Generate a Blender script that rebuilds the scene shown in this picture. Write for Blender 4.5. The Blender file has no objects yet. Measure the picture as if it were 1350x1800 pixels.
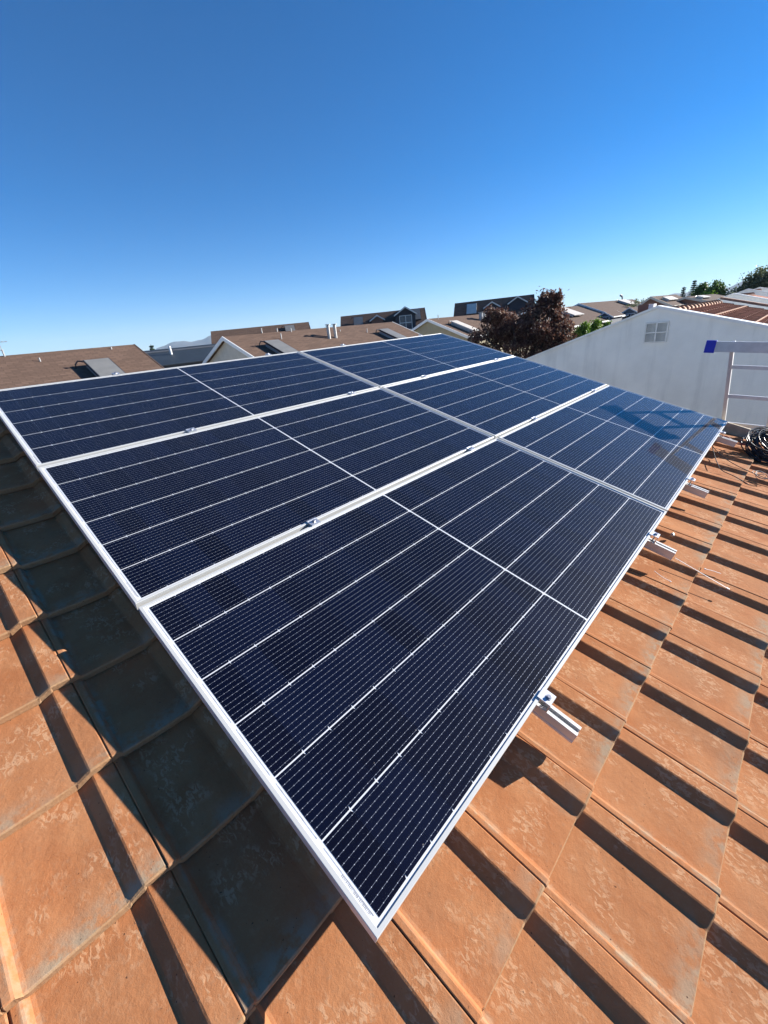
import bpy, bmesh, math, random
import numpy as np
from mathutils import Matrix, Vector

random.seed(7)
rng = np.random.default_rng(7)
R = math.radians
C = bpy.context.scene.collection
scene = bpy.context.scene

# ------------------------------------------------------------------ camera, sky, sun, exposure
cam_d = bpy.data.cameras.new('camera')
cam = bpy.data.objects.new('camera', cam_d)
C.objects.link(cam)
cam_d.sensor_fit = 'HORIZONTAL'
cam_d.sensor_width = 36.0
cam_d.lens = 36.0 * 725.31 / 1350.0
cam_d.clip_start = 0.02
cam_d.clip_end = 60000.0
CAM = Vector((-0.2152, -3.6243, 0.1076))
cam.matrix_world = Matrix((
    (0.6797, 0.3539, -0.6424, CAM.x),
    (-0.7272, 0.2112, -0.6531, CAM.y),
    (-0.0955, 0.9111, 0.4009, CAM.z),
    (0, 0, 0, 1)))
scene.camera = cam

SUN_EL, SUN_AZ = R(19.7), R(117.9)          # azimuth clockwise from +Y
world = bpy.data.worlds.new('World')
scene.world = world
world.use_nodes = True
wn = world.node_tree.nodes
wl = world.node_tree.links
wn.clear()
wo = wn.new('ShaderNodeOutputWorld')
bg = wn.new('ShaderNodeBackground')
sky = wn.new('ShaderNodeTexSky')
sky.sky_type = 'NISHITA'
sky.sun_disc = False
sky.sun_elevation = SUN_EL
sky.sun_rotation = SUN_AZ
sky.altitude = 500
sky.air_density = 0.75
sky.dust_density = 0.0
sky.ozone_density = 5.0
bg.inputs['Strength'].default_value = 0.069
hs = wn.new('ShaderNodeHueSaturation')        # the clear deep blue of this sky
hs.inputs['Hue'].default_value = 0.501
hs.inputs['Saturation'].default_value = 1.27
wl.new(sky.outputs[0], hs.inputs['Color'])
wl.new(hs.outputs[0], bg.inputs[0])
wl.new(bg.outputs[0], wo.inputs[0])

sun_d = bpy.data.lights.new('sun', 'SUN')
sun_d.energy = 5.0
sun_d.angle = R(0.5)
sun_d.color = (1.0, 0.955, 0.89)
sun = bpy.data.objects.new('sun', sun_d)
C.objects.link(sun)
sdir = Vector((math.cos(SUN_EL) * math.sin(SUN_AZ), math.cos(SUN_EL) * math.cos(SUN_AZ), math.sin(SUN_EL)))
sun.rotation_euler = sdir.to_track_quat('Z', 'Y').to_euler()
sun.location = (20, -20, 30)

vs = scene.view_settings
vs.view_transform = 'Standard'
vs.look = 'None'
vs.gamma = 1.0
vs.use_curve_mapping = False
vs.exposure = 1.3
scene.cycles.max_bounces = 8
scene.cycles.diffuse_bounces = 3
scene.cycles.glossy_bounces = 4
scene.cycles.transparent_max_bounces = 12
scene.cycles.volume_bounces = 0
scene.cycles.use_denoising = True

# ------------------------------------------------------------------ frames of reference
S = 1.095                                    # metres per unit of the array grid
TILT = R(16.8)                               # pitch of our roof
GROUND = -6.7
ROOF_ROT = Matrix.Rotation(TILT, 4, 'X')     # local x along the courses, y up the slope, z out of the roof


def roof_pt(u, v, z=0.0):
    """Point of the array grid: u along the courses, v down the slope, z below the top of the panels."""
    return ROOF_ROT @ Vector((S * u, -S * v, -S * z))


def roof_mat(u, v, z=0.0):
    return Matrix.Translation(roof_pt(u, v, z)) @ ROOF_ROT


def rel(x, y, z):
    """Point given relative to the photographer's position."""
    return Vector((CAM.x + x, CAM.y + y, CAM.z + z))


# ------------------------------------------------------------------ object helpers
WM = {}


def link(o, parent=None, world_m=None, data=None):
    C.objects.link(o)
    w = world_m if world_m is not None else (WM[parent.name] if parent else Matrix.Identity(4))
    if parent:
        o.parent = parent
        o.matrix_basis = WM[parent.name].inverted() @ w
    else:
        o.matrix_basis = w
    WM[o.name] = w.copy()
    return o


def tag(o, label=None, cat=None, group=None, kind=None):
    if label: o['label'] = label
    if cat: o['category'] = cat
    if group: o['group'] = group
    if kind: o['kind'] = kind
    return o


def empty(name, m, label, cat, group=None):
    o = bpy.data.objects.new(name, None)
    o.empty_display_size = 0.2
    link(o, None, m)
    return tag(o, label, cat, group)


class MB:
    """Mesh builder collecting verts and faces."""

    def __init__(self):
        self.v, self.f = [], []

    def add(self, verts, faces):
        b = len(self.v)
        self.v += [tuple(p) for p in verts]
        self.f += [tuple(i + b for i in fc) for fc in faces]
        return self

    def box(self, c, s, m=None):
        x, y, z = c
        a, b, d = s[0] / 2, s[1] / 2, s[2] / 2
        vs_ = [Vector((x + i * a, y + j * b, z + k * d)) for i in (-1, 1) for j in (-1, 1) for k in (-1, 1)]
        if m is not None: vs_ = [m @ p for p in vs_]
        return self.add(vs_, [(0, 1, 3, 2), (4, 6, 7, 5), (0, 4, 5, 1), (2, 3, 7, 6), (0, 2, 6, 4), (1, 5, 7, 3)])

    def bar(self, p0, p1, w, h, up=(0, 0, 1)):
        p0, p1 = Vector(p0), Vector(p1)
        d = (p1 - p0)
        L = d.length
        d.normalize()
        s = d.cross(Vector(up)).normalized()
        t = s.cross(d)
        vs_ = []
        for p in (p0, p1):
            for i, j in ((-1, -1), (1, -1), (1, 1), (-1, 1)):
                vs_.append(p + s * (i * w / 2) + t * (j * h / 2))
        return self.add(vs_, [(0, 3, 2, 1), (4, 5, 6, 7), (0, 1, 5, 4), (1, 2, 6, 5), (2, 3, 7, 6), (3, 0, 4, 7)])

    def prism(self, poly, p0, p1, sx, sy):
        """Extrude a polygon given in the axes sx, sy from p0 to p1."""
        n = len(poly)
        p0, p1, sx, sy = Vector(p0), Vector(p1), Vector(sx), Vector(sy)
        vs_ = [p0 + sx * a + sy * b for a, b in poly] + [p1 + sx * a + sy * b for a, b in poly]
        fs = [tuple(range(n))[::-1], tuple(range(n, 2 * n))]
        fs += [(i, (i + 1) % n, n + (i + 1) % n, n + i) for i in range(n)]
        return self.add(vs_, fs)

    def tube(self, pts, r, n=8, r1=None, cap=True):
        pts = [Vector(p) for p in pts]
        m = len(pts)
        up = Vector((0.13, 0.31, 0.94)).normalized()
        b = len(self.v)
        for i, p in enumerate(pts):
            d = (pts[min(i + 1, m - 1)] - pts[max(i - 1, 0)])
            if d.length < 1e-9: d = Vector((0, 0, 1))
            d.normalize()
            s = d.cross(up)
            if s.length < 1e-3: s = d.cross(Vector((1, 0, 0)))
            s.normalize()
            t = s.cross(d)
            rr = r if r1 is None else r + (r1 - r) * i / max(1, m - 1)
            for k in range(n):
                a = 2 * math.pi * k / n
                self.v.append(tuple(p + s * (rr * math.cos(a)) + t * (rr * math.sin(a))))
        for i in range(m - 1):
            for k in range(n):
                k2 = (k + 1) % n
                self.f.append((b + i * n + k, b + i * n + k2, b + (i + 1) * n + k2, b + (i + 1) * n + k))
        if cap:
            self.f.append(tuple(b + k for k in range(n))[::-1])
            self.f.append(tuple(b + (m - 1) * n + k for k in range(n)))
        return self

    def mesh(self, name, mat, smooth=False):
        me = bpy.data.meshes.new(name)
        me.from_pydata(self.v, [], self.f)
        if mat:
            for mm in (mat if isinstance(mat, (list, tuple)) else [mat]): me.materials.append(mm)
        if smooth:
            me.polygons.foreach_set('use_smooth', [True] * len(me.polygons))
        me.update()
        bm = bmesh.new()
        bm.from_mesh(me)
        bmesh.ops.recalc_face_normals(bm, faces=bm.faces)
        bm.to_mesh(me)
        bm.free()
        return me

    def build(self, name, mat, parent=None, m=None, smooth=False, bevel=0):
        me = self.mesh(name, mat, smooth)
        if bevel:
            bm = bmesh.new()
            bm.from_mesh(me)
            bmesh.ops.bevel(bm, geom=list(bm.edges), offset=bevel, segments=2, affect='EDGES', profile=0.5, clamp_overlap=True)
            bm.to_mesh(me)
            bm.free()
        o = bpy.data.objects.new(name, me)
        return link(o, parent, m)


def inst(name, mesh, parent, m):
    return link(bpy.data.objects.new(name, mesh), parent, m)


# ------------------------------------------------------------------ materials
def new_mat(name):
    m = bpy.data.materials.new(name)
    m.use_nodes = True
    nt = m.node_tree
    nt.nodes.clear()
    out = nt.nodes.new('ShaderNodeOutputMaterial')
    p = nt.nodes.new('ShaderNodeBsdfPrincipled')
    nt.links.new(p.outputs[0], out.inputs[0])
    return m, nt, p, out


class NT:
    """Small node writer."""

    def __init__(self, nt):
        self.nt = nt

    def _set(self, sock, val):
        if hasattr(val, 'is_linked') or isinstance(val, bpy.types.NodeSocket):
            self.nt.links.new(val, sock)
        else:
            sock.default_value = val

    def math(self, op, a, b=0.0, c=None, clamp=False):
        n = self.nt.nodes.new('ShaderNodeMath')
        n.operation = op
        n.use_clamp = clamp
        self._set(n.inputs[0], a)
        self._set(n.inputs[1], b)
        if c is not None: self._set(n.inputs[2], c)
        return n.outputs[0]

    def noise(self, vec, scale, detail=3.0, rough=0.55, dist=0.0):
        n = self.nt.nodes.new('ShaderNodeTexNoise')
        if vec is not None: self.nt.links.new(vec, n.inputs['Vector'])
        n.inputs['Scale'].default_value = scale
        n.inputs['Detail'].default_value = detail
        n.inputs['Roughness'].default_value = rough
        n.inputs['Distortion'].default_value = dist
        return n.outputs['Fac']

    def ramp(self, fac, a, b):
        n = self.nt.nodes.new('ShaderNodeMapRange')
        n.interpolation_type = 'SMOOTHSTEP'
        self._set(n.inputs[0], fac)
        n.inputs[1].default_value = a
        n.inputs[2].default_value = b
        return n.outputs[0]

    def mix(self, fac, a, b, mode='MIX'):
        n = self.nt.nodes.new('ShaderNodeMix')
        n.data_type = 'RGBA'
        n.blend_type = mode
        self._set(n.inputs[0], fac)
        self._set(n.inputs[6], a if not isinstance(a, tuple) else (*a, 1.0) if len(a) == 3 else a)
        self._set(n.inputs[7], b if not isinstance(b, tuple) else (*b, 1.0) if len(b) == 3 else b)
        return n.outputs[2]

    def coord(self, kind='Object'):
        n = self.nt.nodes.new('ShaderNodeTexCoord')
        return n.outputs[kind]

    def xyz(self, vec):
        n = self.nt.nodes.new('ShaderNodeSeparateXYZ')
        self.nt.links.new(vec, n.inputs[0])
        return n.outputs

    def vmath(self, op, a, b):
        n = self.nt.nodes.new('ShaderNodeVectorMath')
        n.operation = op
        self._set(n.inputs[0], a)
        self._set(n.inputs[1], b)
        return n.outputs[0]

    def rand(self):
        return self.nt.nodes.new('ShaderNodeObjectInfo').outputs['Random']

    def island(self):
        return self.nt.nodes.new('ShaderNodeNewGeometry').outputs['Random Per Island']

    def bump(self, height, strength, dist, prev=None):
        n = self.nt.nodes.new('ShaderNodeBump')
        n.inputs['Strength'].default_value = strength
        n.inputs['Distance'].default_value = dist
        self.nt.links.new(height, n.inputs['Height'])
        if prev is not None: self.nt.links.new(prev, n.inputs['Normal'])
        return n.outputs[0]


def simple(name, col, rough=0.6, metal=0.0, var=0.12, scale=8.0, bump=0.0, bscale=60.0, spec=0.5):
    m, nt, p, out = new_mat(name)
    N = NT(nt)
    co = N.coord()
    a = tuple(c * (1 - var) for c in col)
    b = tuple(min(1.0, c * (1 + var)) for c in col)
    f = N.noise(co, scale, 4.0)
    nt.links.new(N.mix(N.ramp(f, 0.3, 0.7), a, b), p.inputs['Base Color'])
    p.inputs['Roughness'].default_value = rough
    p.inputs['Metallic'].default_value = metal
    p.inputs['Specular IOR Level'].default_value = spec
    if bump:
        nt.links.new(N.bump(N.noise(co, bscale, 3.0), bump, 0.01), p.inputs['Normal'])
    return m


def tile_material():
    m, nt, p, out = new_mat('terracotta_tile')
    N = NT(nt)
    co = N.coord()
    rnd = N.rand()
    x, y, z = N.xyz(co)
    off = nt.nodes.new('ShaderNodeCombineXYZ')
    nt.links.new(N.math('MULTIPLY', rnd, 37.0), off.inputs[0])
    nt.links.new(N.math('MULTIPLY', rnd, 91.0), off.inputs[1])
    nt.links.new(N.math('MULTIPLY', rnd, 13.0), off.inputs[2])
    v = N.vmath('ADD', co, off.outputs[0])
    base = N.mix(N.ramp(N.noise(v, 7.0, 5.0, 0.6), 0.3, 0.72), (0.370, 0.133, 0.050), (0.470, 0.208, 0.090))
    base = N.mix(N.math('MULTIPLY', N.ramp(N.noise(v, 3.2, 3.0), 0.5, 0.7), 0.55), base, (0.32, 0.155, 0.08))
    base = N.mix(N.math('MULTIPLY', rnd, 0.5), base, (0.44, 0.19, 0.082))
    base = N.mix(N.math('MULTIPLY', N.math('FRACT', N.math('MULTIPLY', rnd, 7.31)), 0.30), base, (0.26, 0.105, 0.045))
    # pale flaked patches: the worn slurry of the pan
    ang = nt.nodes.new('ShaderNodeMapping')
    nt.links.new(v, ang.inputs[0])
    ang.inputs['Rotation'].default_value = (0, 0, 0.5)
    ang.inputs['Scale'].default_value = (1.0, 0.55, 1.0)
    fl = N.ramp(N.noise(ang.outputs[0], 85.0, 4.0, 0.6, 0.9), 0.48, 0.60)
    flm = N.ramp(N.noise(v, 9.0, 2.0), 0.46, 0.60)
    pan = N.math('MULTIPLY', N.ramp(x, 0.035, 0.07), N.ramp(y, 0.02, 0.07))
    fk = N.math('MULTIPLY', N.math('MULTIPLY', fl, flm), N.math('ADD', N.math('MULTIPLY', pan, 0.52), 0.10))
    base = N.mix(fk, base, (0.56, 0.335, 0.19))
    # grey green lichen and dust near the nose and along the water lip
    nose = N.math('SUBTRACT', 1.0, N.ramp(y, 0.0, 0.075))
    lip = N.math('MULTIPLY', N.ramp(x, 0.006, 0.016), N.math('SUBTRACT', 1.0, N.ramp(x, 0.030, 0.046)))
    lm = N.math('MULTIPLY', N.math('MAXIMUM', nose, lip), N.ramp(N.noise(v, 26.0, 5.0, 0.65), 0.36, 0.60))
    lm = N.math('MULTIPLY', lm, N.ramp(N.noise(v, 4.0, 2.0), 0.36, 0.62))
    base = N.mix(N.math('MULTIPLY', lm, 0.8), base, (0.32, 0.27, 0.19))
    gr = N.ramp(N.noise(v, 48.0, 5.0, 0.7), 0.56, 0.72)
    base = N.mix(N.math('MULTIPLY', gr, 0.30), base, (0.27, 0.18, 0.115))
    # broken raw edge of the nose, dusty
    raw = N.math('LESS_THAN', y, 0.0012)
    base = N.mix(N.math('MULTIPLY', raw, 0.75), base, N.mix(N.noise(v, 120.0, 4.0), (0.22, 0.13, 0.07), (0.44, 0.28, 0.15)))
    grain = N.ramp(N.noise(v, 240.0, 3.0, 0.7), 0.42, 0.72)
    base = N.mix(N.math('MULTIPLY', grain, 0.22), base, N.mix(N.noise(v, 90.0, 2.0), (0.20, 0.085, 0.04), (0.60, 0.36, 0.20)))
    # tiny dark specks
    sp = N.ramp(N.noise(v, 150.0, 1.0), 0.76, 0.785)
    base = N.mix(N.math('MULTIPLY', sp, 0.8), base, (0.05, 0.025, 0.018))
    nt.links.new(base, p.inputs['Base Color'])
    p.inputs['Roughness'].default_value = 0.9
    p.inputs['Specular IOR Level'].default_value = 0.1
    b1 = N.bump(N.noise(v, 300.0, 4.0, 0.75), 0.42, 0.0016)
    b2 = N.bump(N.noise(v, 45.0, 4.0, 0.6), 0.45, 0.004, b1)
    b3 = N.bump(fk, 0.25, 0.0012, b2)
    nt.links.new(b3, p.inputs['Normal'])
    return m


def cell_material(P, Q):
    """One half cell: dark silicon with ten printed busbars and their solder pads."""
    m, nt, p, out = new_mat('solar_cell')
    N = NT(nt)
    co = N.coord()
    rnd = N.rand()
    x, y, z = N.xyz(co)
    n = 10.0
    t = N.math('FRACT', N.math('ADD', N.math('MULTIPLY', y, n / Q), 100.0))
    d = N.math('MULTIPLY', N.math('ABSOLUTE', N.math('SUBTRACT', t, 0.5)), Q / n)       # metres from a busbar
    line = N.math('LESS_THAN', d, 0.00036)
    s = N.math('FRACT', N.math('ADD', N.math('MULTIPLY', x, 6.0 / P), 100.0))
    dx = N.math('MULTIPLY', N.math('ABSOLUTE', N.math('SUBTRACT', s, 0.5)), P / 6.0)
    pad = N.math('MULTIPLY', N.math('LESS_THAN', d, 0.00075), N.math('LESS_THAN', dx, 0.0008))
    mk = N.math('MAXIMUM', line, pad)
    cell = N.mix(rnd, (0.0012, 0.0018, 0.0085), (0.0026, 0.0048, 0.0185))
    bus = N.mix(pad, (0.25, 0.265, 0.31), (0.68, 0.69, 0.73))
    nt.links.new(N.mix(mk, cell, bus), p.inputs['Base Color'])
    nt.links.new(N.math('MULTIPLY', mk, 0.35), p.inputs['Metallic'])
    nt.links.new(N.math('ADD', N.math('MULTIPLY', mk, -0.1), 0.5), p.inputs['Roughness'])
    p.inputs['Specular IOR Level'].default_value = 0.05
    return m


def glass_material():
    m, nt, p, out = new_mat('panel_glass')
    N = NT(nt)
    nt.nodes.remove(p)
    co = N.coord()
    tr = nt.nodes.new('ShaderNodeBsdfTransparent')
    gl = nt.nodes.new('ShaderNodeBsdfGlossy')
    du = nt.nodes.new('ShaderNodeBsdfDiffuse')
    fr = nt.nodes.new('ShaderNodeFresnel')
    fr.inputs['IOR'].default_value = 1.31
    smudge = N.ramp(N.noise(co, 5.0, 4.0, 0.6, 0.6), 0.5, 0.8)
    nt.links.new(N.math('ADD', N.math('MULTIPLY', smudge, 0.06), 0.035), gl.inputs['Roughness'])
    tr.inputs[0].default_value = (0.95, 0.96, 0.97, 1)
    du.inputs[0].default_value = (0.55, 0.5, 0.45, 1)
    mx = nt.nodes.new('ShaderNodeMixShader')
    bf = nt.nodes.new('ShaderNodeNewGeometry').outputs['Backfacing']
    nt.links.new(N.math('MULTIPLY', fr.outputs[0], N.math('SUBTRACT', 1.0, bf)), mx.inputs[0])
    nt.links.new(tr.outputs[0], mx.inputs[1])
    nt.links.new(gl.outputs[0], mx.inputs[2])
    # a little dust and a few dried specks on the glass
    dust = N.math('MULTIPLY', N.ramp(N.noise(co, 3.0, 5.0, 0.65), 0.35, 0.75), 0.0022)
    patch = N.math('MULTIPLY', N.math('MULTIPLY', N.ramp(N.noise(co, 2.1, 3.0, 0.5), 0.62, 0.78), N.ramp(N.noise(co, 14.0, 4.0, 0.65), 0.45, 0.75)), 0.03)
    dust = N.math('MAXIMUM', dust, patch)
    speck = N.math('MULTIPLY', N.ramp(N.noise(co, 95.0, 1.0), 0.80, 0.815), 0.30)
    mx2 = nt.nodes.new('ShaderNodeMixShader')
    nt.links.new(N.math('ADD', N.math('MAXIMUM', dust, speck), 0.0005), mx2.inputs[0])
    nt.links.new(mx.outputs[0], mx2.inputs[1])
    nt.links.new(du.outputs[0], mx2.inputs[2])
    nt.links.new(mx2.outputs[0], out.inputs[0])
    return m


def shingle_material(name, col, dark=0.72):
    m, nt, p, out = new_mat(name)
    N = NT(nt)
    co = N.coord()
    br = nt.nodes.new('ShaderNodeTexBrick')
    nt.links.new(co, br.inputs[0])
    br.inputs['Scale'].default_value = 1.0
    br.inputs['Brick Width'].default_value = 0.5
    br.inputs['Row Height'].default_value = 0.15
    br.inputs['Mortar Size'].default_value = 0.012
    br.inputs['Color1'].default_value = (*[c * 0.8 for c in col], 1)
    br.inputs['Color2'].default_value = (*[c * 1.2 for c in col], 1)
    br.inputs['Mortar'].default_value = (*[c * 0.45 for c in col], 1)
    br.offset = 0.5
    b = N.mix(N.math('MULTIPLY', N.ramp(N.noise(co, 0.7, 4.0), 0.35, 0.7), 0.4), br.outputs[0], tuple(c * dark for c in col))
    b = N.mix(N.math('MULTIPLY', N.ramp(N.noise(co, 40.0, 2.0), 0.4, 0.7), 0.35), b, tuple(c * 1.35 for c in col))
    nt.links.new(b, p.inputs['Base Color'])
    p.inputs['Roughness'].default_value = 0.95
    p.inputs['Specular IOR Level'].default_value = 0.2
    return m


def plaster_material(name, col, streak=0.35):
    m, nt, p, out = new_mat(name)
    N = NT(nt)
    co = N.coord()
    mp = nt.nodes.new('ShaderNodeMapping')
    nt.links.new(co, mp.inputs[0])
    mp.inputs['Scale'].default_value = (1.0, 2.2, 0.22)
    st = N.ramp(N.noise(mp.outputs[0], 1.9, 5.0, 0.62), 0.47, 0.68)
    base = N.mix(N.ramp(N.noise(co, 1.6, 5.0), 0.3, 0.7), tuple(c * 0.93 for c in col), tuple(c * 1.05 for c in col))
    base = N.mix(N.math('MULTIPLY', st, streak), base, tuple(c * 0.66 for c in col))
    nt.links.new(base, p.inputs['Base Color'])
    p.inputs['Roughness'].default_value = 0.9
    nt.links.new(N.bump(N.noise(co, 60.0, 4.0), 0.3, 0.01), p.inputs['Normal'])
    return m


def leaf_material(name, cols, trans=0.25):
    m, nt, p, out = new_mat(name)
    N = NT(nt)
    r = N.island()
    c = N.mix(N.ramp(r, 0.0, 0.6), cols[0], cols[1])
    c = N.mix(N.ramp(r, 0.7, 1.0), c, cols[2])
    nt.links.new(c, p.inputs['Base Color'])
    p.inputs['Roughness'].default_value = 0.5
    p.inputs['Specular IOR Level'].default_value = 0.3
    tl = nt.nodes.new('ShaderNodeBsdfTranslucent')
    nt.links.new(c, tl.inputs[0])
    mx = nt.nodes.new('ShaderNodeMixShader')
    mx.inputs[0].default_value = trans
    nt.links.new(p.outputs[0], mx.inputs[1])
    nt.links.new(tl.outputs[0], mx.inputs[2])
    nt.links.new(mx.outputs[0], out.inputs[0])
    return m


M = {}
M['tile'] = tile_material()
M['alu'] = simple('anodised_aluminium', (0.52, 0.52, 0.50), 0.42, 0.12, 0.03, 3.0)
M['rail'] = simple('mill_aluminium', (0.50, 0.49, 0.48), 0.40, 0.35, 0.05, 12.0)
M['steel'] = simple('bolt_steel', (0.45, 0.45, 0.48), 0.3, 0.9, 0.05, 20.0)
M['clampm'] = simple('clamp_aluminium', (0.66, 0.67, 0.70), 0.35, 0.75, 0.05, 20.0)
M['backsheet'] = simple('white_backsheet', (0.70, 0.70, 0.71), 0.5, 0.0, 0.02, 4.0)
M['ribbon'] = simple('tinned_ribbon', (0.45, 0.46, 0.50), 0.4, 0.2, 0.25, 60.0)
M['ink'] = simple('grey_print', (0.30, 0.30, 0.32), 0.7, 0.0, 0.1)
M['mortar'] = simple('verge_mortar', (0.50, 0.42, 0.30), 0.9, 0.0, 0.2, 9.0, 0.5, 70.0)
M['under'] = simple('roof_underlay', (0.045, 0.03, 0.024), 0.95, 0.0, 0.2)
M['ourwall'] = plaster_material('cream_plaster', (0.5, 0.47, 0.4))
M['whitewall'] = plaster_material('weathered_white_plaster', (0.84, 0.82, 0.75), 0.34)
M['whitetrim'] = simple('white_paint', (0.74, 0.74, 0.72), 0.6, 0.0, 0.05)
M['louvre'] = simple('louvre_paint', (0.66, 0.64, 0.58), 0.7, 0.0, 0.1)
M['black'] = simple('black_cable', (0.012, 0.012, 0.015), 0.28, 0.0, 0.2, 30.0)
M['grey_cable'] = simple('grey_wire', (0.16, 0.15, 0.15), 0.45, 0.0, 0.2, 30.0)
M['red'] = simple('red_cable', (0.28, 0.03, 0.025), 0.4, 0.0, 0.2, 30.0)
M['zip'] = simple('white_nylon', (0.50, 0.46, 0.45), 0.4, 0.0, 0.05)
M['blue'] = simple('blue_plastic', (0.008, 0.02, 0.42), 0.45, 0.0, 0.08)
M['ladder'] = simple('ladder_aluminium', (0.56, 0.55, 0.53), 0.45, 0.35, 0.07, 15.0)
M['shingle'] = shingle_material('brown_shingle', (0.145, 0.092, 0.066))
M['shingle2'] = shingle_material('dark_brown_shingle', (0.11, 0.073, 0.058))
M['shingle3'] = shingle_material('grey_brown_shingle', (0.125, 0.082, 0.062))
M['redtile'] = shingle_material('dark_red_tile', (0.36, 0.125, 0.07))
M['ridgetile'] = simple('pale_ridge_tile', (0.44, 0.24, 0.14), 0.85, 0.0, 0.2, 12.0)
M['cream'] = plaster_material('cream_siding', (0.52, 0.49, 0.42), 0.15)
M['khaki'] = plaster_material('khaki_siding', (0.34, 0.30, 0.20), 0.15)
M['slate'] = plaster_material('slate_blue_siding', (0.15, 0.16, 0.18), 0.15)
M['navy'] = plaster_material('dark_navy_siding', (0.05, 0.05, 0.058), 0.15)
M['brickwall'] = plaster_material('brown_brick_wall', (0.20, 0.11, 0.08), 0.15)
M['collector'] = simple('collector_glass', (0.20, 0.195, 0.18), 0.45, 0.0, 0.08, 2.0)
M['paleglass'] = simple('pale_collector_glass', (0.62, 0.56, 0.48), 0.5, 0.0, 0.06, 2.0)
M['window'] = simple('window_glass', (0.05, 0.065, 0.085), 0.08, 0.0, 0.1)
M['darkmetal'] = simple('dark_green_metal', (0.022, 0.032, 0.042), 0.6, 0.0, 0.15, 0.6)
M['zinc'] = simple('zinc_pipe', (0.40, 0.39, 0.37), 0.45, 0.5, 0.1)
M['bark'] = simple('dark_bark', (0.06, 0.042, 0.032), 0.9, 0.0, 0.3, 8.0, 0.6, 30.0)
M['plum'] = leaf_material('plum_leaf', ((0.07, 0.030, 0.024), (0.15, 0.072, 0.052), (0.30, 0.20, 0.13)), 0.35)
M['lime'] = leaf_material('lime_leaf', ((0.10, 0.19, 0.022), (0.19, 0.31, 0.035), (0.30, 0.42, 0.07)))
M['green'] = leaf_material('green_leaf', ((0.06, 0.11, 0.032), (0.10, 0.17, 0.045), (0.17, 0.25, 0.07)), 0.35)
M['olive'] = leaf_material('olive_leaf', ((0.08, 0.105, 0.055), (0.13, 0.16, 0.085), (0.22, 0.24, 0.14)), 0.35)
M['pine'] = leaf_material('pine_needle', ((0.028, 0.055, 0.03), (0.045, 0.08, 0.042), (0.07, 0.11, 0.06)), 0.1)
M['ground'] = simple('dry_ground', (0.33, 0.28, 0.21), 0.95, 0.0, 0.2, 0.05)
M['mountain'] = simple('mountain_scrub', (0.055, 0.05, 0.042), 0.95, 0.0, 0.3, 0.002)

# ------------------------------------------------------------------ the setting: ground, mountains
def struct(o, label=None):
    o['kind'] = 'structure'
    if label: o['label'] = label
    return o


gx, gy = 40, 40
mb = MB()
L_ = 14000.0
mb.add([(-L_, -L_, GROUND), (L_, -L_, GROUND), (L_, L_, GROUND), (-L_, L_, GROUND)], [(0, 1, 2, 3)])
struct(mb.build('ground', M['ground']))


def mountains(name, az0, az1, prof, dist, depth, label):
    """A range seen between two azimuths; prof gives elevation angle (degrees) along the way."""
    n = 90
    rows = 9
    mb = MB()
    verts, faces = [], []
    for i in range(n + 1):
        s = i / n
        az = R(az0 + (az1 - az0) * s)
        e = np.interp(s, [p[0] for p in prof], [p[1] for p in prof])
        e += 0.05 * math.sin(s * 47) * min(1, e) + 0.035 * math.sin(s * 121 + 1)
        for j in range(rows + 1):
            q = j / rows
            d = dist + depth * (q - 0.5) * 2
            h = math.exp(-((q - 0.5) * 3.2) ** 2) if j not in (0, rows) else 0
            rid = 1 + 0.16 * math.sin(s * 60 + q * 9) * (1 - h)
            z = dist * math.tan(R(max(e, 0.0))) * h * rid
            verts.append((CAM.x + d * math.sin(az), CAM.y + d * math.cos(az), GROUND - 0.5 + z + (7 if h else 0)))
    for i in range(n):
        for j in range(rows):
            a = i * (rows + 1) + j
            faces.append((a, a + 1, a + rows + 2, a + rows + 1))
    o = mb.add(verts, faces).build(name, M['mountain'], smooth=True)
    return struct(o, label)


mountains('mountain_range', 14, 42, [(0, 0), (0.18, 0.35), (0.24, 0.95), (0.28, 1.15), (0.34, 1.0), (0.385, 1.12), (0.42, 1.4), (0.47, 0.90), (0.62, 0.9), (0.75, 0.5), (1, 0)], 9000, 1600,
          'blue hazy mountain range on the left horizon')
mountains('mountain_range', 75, 100, [(0, 0), (0.08, 0.25), (0.14, 0.55), (0.20, 0.60), (0.27, 0.45), (0.33, 0.55), (0.38, 1.1), (0.48, 1.5), (0.62, 1.2), (1, 0)], 9000, 1600,
          'blue hazy mountain range on the right horizon')

# ------------------------------------------------------------------ our house and its tiled roof
TP, TQ = 0.2755 * S, 0.300 * S               # tile cover width and gauge
house_m = Matrix.Translation((2.0, 0.0, GROUND))
house = empty('house', house_m, 'nearest house under the photographer with an orange concrete tile roof', 'house')
U0, U1 = -1.75, 4.56
V0, V1 = -0.06, 4.78
mb = MB()
x0, x1 = S * (U0 + 0.15), S * 4.70
yt = roof_pt(0, V0).y
yb = roof_pt(0, V1 - 0.3).y
zt = roof_pt(0, V0, 0.30).z
zb = roof_pt(0, V1 - 0.3, 0.30).z
yr = yt + (yt - yb)
poly = [(yb, GROUND), (yr, GROUND), (yr, zb), (yt, zt), (yb, zb)]
mb.prism(poly, (x0, 0, 0), (x1, 0, 0), (0, 1, 0), (0, 0, 1))
mb.build('wall', M['ourwall'], house, Matrix.Identity(4))
mb = MB()
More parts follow.
